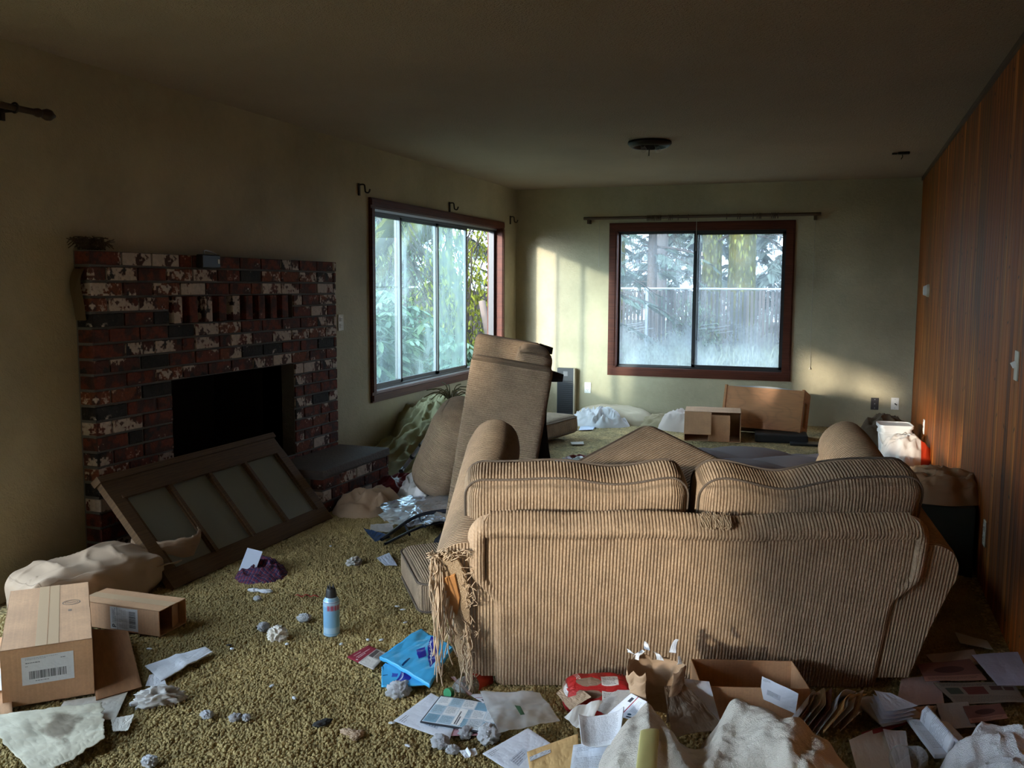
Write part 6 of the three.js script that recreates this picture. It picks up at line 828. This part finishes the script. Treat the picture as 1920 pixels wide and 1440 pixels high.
sheet('curved_booklet', 'thick curved white booklet at the lower right', 'booklet', M.letter2, [[0.235,0.05,-3.04], [0.352,0.07,-3.014], [0.414,0.05,-2.876], [0.298,0.04,-2.838]], { wave: 0.004, fold: 0.05, thick: 0.012, seed: 66, n: 30 });
{ const t = thing('plastic_cup', 'clear plastic cup lying in the papers at the bottom edge', 'cup', [0.254,0.05,-2.825]); t.rotation.set(1.2, 0.3, 0.5); part(t, 'cup', new THREE.LatheGeometry([[0, 0], [0.028, 0], [0.03, 0.004], [0.042, 0.095], [0.044, 0.097]].map(q => new THREE.Vector2(...q)), 30), M.clear); part(t, 'rim', new THREE.TorusGeometry(0.043, 0.002, 6, 30).rotateX(Math.PI / 2).translate(0, 0.097, 0), M.clear); }
// dim papers between loveseat and wood wall
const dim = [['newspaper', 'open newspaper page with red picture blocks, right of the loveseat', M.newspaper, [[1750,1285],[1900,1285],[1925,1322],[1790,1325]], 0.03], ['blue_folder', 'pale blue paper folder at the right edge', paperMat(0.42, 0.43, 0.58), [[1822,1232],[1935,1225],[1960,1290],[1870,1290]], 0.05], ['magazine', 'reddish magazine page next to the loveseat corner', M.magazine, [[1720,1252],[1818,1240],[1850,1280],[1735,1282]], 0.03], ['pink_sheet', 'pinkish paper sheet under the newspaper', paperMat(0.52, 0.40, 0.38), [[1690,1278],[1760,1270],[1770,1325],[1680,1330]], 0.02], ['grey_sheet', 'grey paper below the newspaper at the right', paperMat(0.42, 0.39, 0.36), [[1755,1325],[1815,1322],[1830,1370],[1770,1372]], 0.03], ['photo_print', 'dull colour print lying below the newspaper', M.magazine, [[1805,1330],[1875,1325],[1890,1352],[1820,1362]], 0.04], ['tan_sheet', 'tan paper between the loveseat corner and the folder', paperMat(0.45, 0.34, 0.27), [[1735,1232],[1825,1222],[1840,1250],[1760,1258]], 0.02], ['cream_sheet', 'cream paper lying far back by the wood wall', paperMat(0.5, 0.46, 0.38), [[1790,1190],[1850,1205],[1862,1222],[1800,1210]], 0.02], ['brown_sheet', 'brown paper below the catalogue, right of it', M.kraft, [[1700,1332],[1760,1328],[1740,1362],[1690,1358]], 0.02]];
const dimQuads = [[[0.342,0.03,-3.419],[0.604,0.03,-3.515],[0.62,0.03,-3.358],[0.394,0.03,-3.262]],[[0.492,0.05,-3.685],[0.709,0.05,-3.802],[0.695,0.05,-3.477],[0.541,0.05,-3.421]],[[0.3,0.035,-3.55],[0.485,0.035,-3.679],[0.518,0.035,-3.494],[0.316,0.035,-3.411]],[[0.241,0.02,-3.438],[0.369,0.02,-3.523],[0.364,0.02,-3.274],[0.212,0.02,-3.198]],[[0.336,0.03,-3.241],[0.437,0.03,-3.29],[0.438,0.03,-3.101],[0.344,0.03,-3.059]],[[0.414,0.04,-3.226],[0.531,0.04,-3.29],[0.539,0.04,-3.185],[0.423,0.04,-3.104]],[[0.339,0.02,-3.706],[0.516,0.02,-3.826],[0.525,0.02,-3.68],[0.374,0.02,-3.584]],[[0.468,0.02,-3.995],[0.577,0.02,-3.945],[0.587,0.02,-3.852],[0.475,0.02,-3.879]],[[0.245,0.02,-3.201],[0.346,0.02,-3.255],[0.302,0.02,-3.103],[0.223,0.02,-3.09]]];
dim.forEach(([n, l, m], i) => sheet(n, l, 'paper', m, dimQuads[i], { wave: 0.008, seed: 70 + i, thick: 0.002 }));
// small scraps scattered on the carpet
{ const rnd = mulberry(123); const spots = [[-1.373,0,-2.447],[-1.517,0,-2.481],[-1.405,0,-2.454],[-1.663,0,-3.377],[-1.717,0,-3.154],[-1.793,0,-3.079],[-1.991,0,-3.006],[-2.162,0,-2.893],[-1.827,0,-2.661],[-1.701,0,-2.605],[-1.309,0,-2.557],[-1.196,0,-2.44],[-1.667,0,-3.172],[-2.458,0,-2.783],[-2.194,0,-2.92],[-2.537,0,-4.261],[-1.781,0,-3.539],[-1.741,0,-3.511]]; const where = ['tan leaf shaped scrap near the bottom centre', 'dark bark chip near the bottom centre', 'brown leaf scrap left of the stuffing', 'tiny white scrap below the floor cushion', 'tiny white scrap above the booklet', 'tiny scrap right of the spray can', 'thin white sliver by the paper ball', 'tiny scrap left of the paper ball', 'tiny white scrap on open carpet, left', 'tiny white scrap on open carpet, right', 'pale scrap under the white envelope corner', 'tan scrap at the bottom centre', 'upright sliver beside the blue bag', 'tiny white fleck below the small box', 'dark fleck beside the folded letter', 'tiny white fleck near the sash', 'small white fleck left of the loveseat', 'second white fleck left of the loveseat'];
  spots.forEach((p, i) => { const s = i < 3 ? 0.022 : 0.008; const o = single('scrap', where[i], 'scrap', wadGeo(s, i * 2.1, [1.4, 0.3, 0.8], 0.8, 5), i === 1 || i === 14 ? M.blackMatte : i < 3 ? M.kraft : M.paper, 'scraps on the carpet'); o.position.set(p[0], 0.012, p[2]); o.rotation.y = rnd() * 6; }); }
// the blanket thrown over the pile
{ const G = (l, f) => [0.9424 * l - 0.3345 * f, -0.3345 * l - 0.9424 * f]; const blanket = std({ color: lin(0.86, 0.79, 0.69), map: blot, bumpMap: fuzz, bumpScale: 0.002, roughness: 1 });
  const out = [[0.20,2.42],[0.27,2.60],[0.34,2.69],[0.42,2.60],[0.50,2.50],[0.58,2.60],[0.68,2.68],[0.80,2.62],[0.92,2.48],[1.0,2.3],[1.0,2.1],[0.8,1.95],[0.5,1.92],[0.26,1.98],[0.17,2.2]].map(q => G(...q));
  const Hf = (x, z) => { const l = 0.9424 * x - 0.3345 * z, f = -0.3345 * x - 0.9424 * z; const g = (a, b, sa, sb) => Math.exp(-Math.pow((l - a) / sa, 2) - Math.pow((f - b) / sb, 2)); const fold = (c, w, amp, slope) => amp * Math.exp(-Math.pow((l - c - slope * (f - 2.4)) / w, 2)); return 0.12 + 0.09 * g(0.345, 2.5, 0.12, 0.3) + 0.13 * g(0.70, 2.42, 0.17, 0.25) - 0.06 * g(0.505, 2.55, 0.06, 0.2) + 0.05 * g(0.86, 2.25, 0.15, 0.2) + fold(0.295, 0.028, 0.022, 0.3) + fold(0.375, 0.022, 0.03, 0.08) + fold(0.435, 0.026, 0.03, -0.12) + fold(0.575, 0.035, 0.03, 0.5) + fold(0.66, 0.05, 0.012, -0.3) + fold(0.78, 0.035, 0.022, 0.5) + fold(0.87, 0.03, 0.025, 0.6); };
  heap('blanket', 'thick cream blanket thrown over the papers at the bottom', 'blanket', blanket, out, Hf, { fold: 0.02, freq: [10, 10], seed: 57, nr: 110, nt: 360, p: 3.4, q: 0.6, ridges: false });
  single('yellow_sleeve', 'pale yellow plastic sleeve showing in a gap of the blanket', 'sleeve', sheetGeo([[-0.459,0.24,-2.317], [-0.416,0.24,-2.339], [-0.388,0.2,-2.145], [-0.434,0.2,-2.128]], { wave: 0.004, curl: -0.1, thick: 0.004 }), flat(lin(0.62, 0.55, 0.22), { roughness: 0.4 }));
  heap('white_towel', 'white crumpled towel at the lower right corner', 'towel', std({ color: lin(0.76, 0.76, 0.78), bumpMap: fuzz, bumpScale: 0.004, roughness: 1 }), [[1.20,2.42],[1.26,2.58],[1.36,2.64],[1.46,2.6],[1.44,2.4],[1.40,2.15],[1.25,2.15]].map(q => G(...q)), (x, z) => { const l = 0.9424 * x - 0.3345 * z; return 0.12 + 0.07 * smooth(1.2, 1.45, l); }, { fold: 0.05, freq: [9, 9], seed: 59, nr: 50, nt: 180, p: 4 });
}

renderer.render(scene, camera);
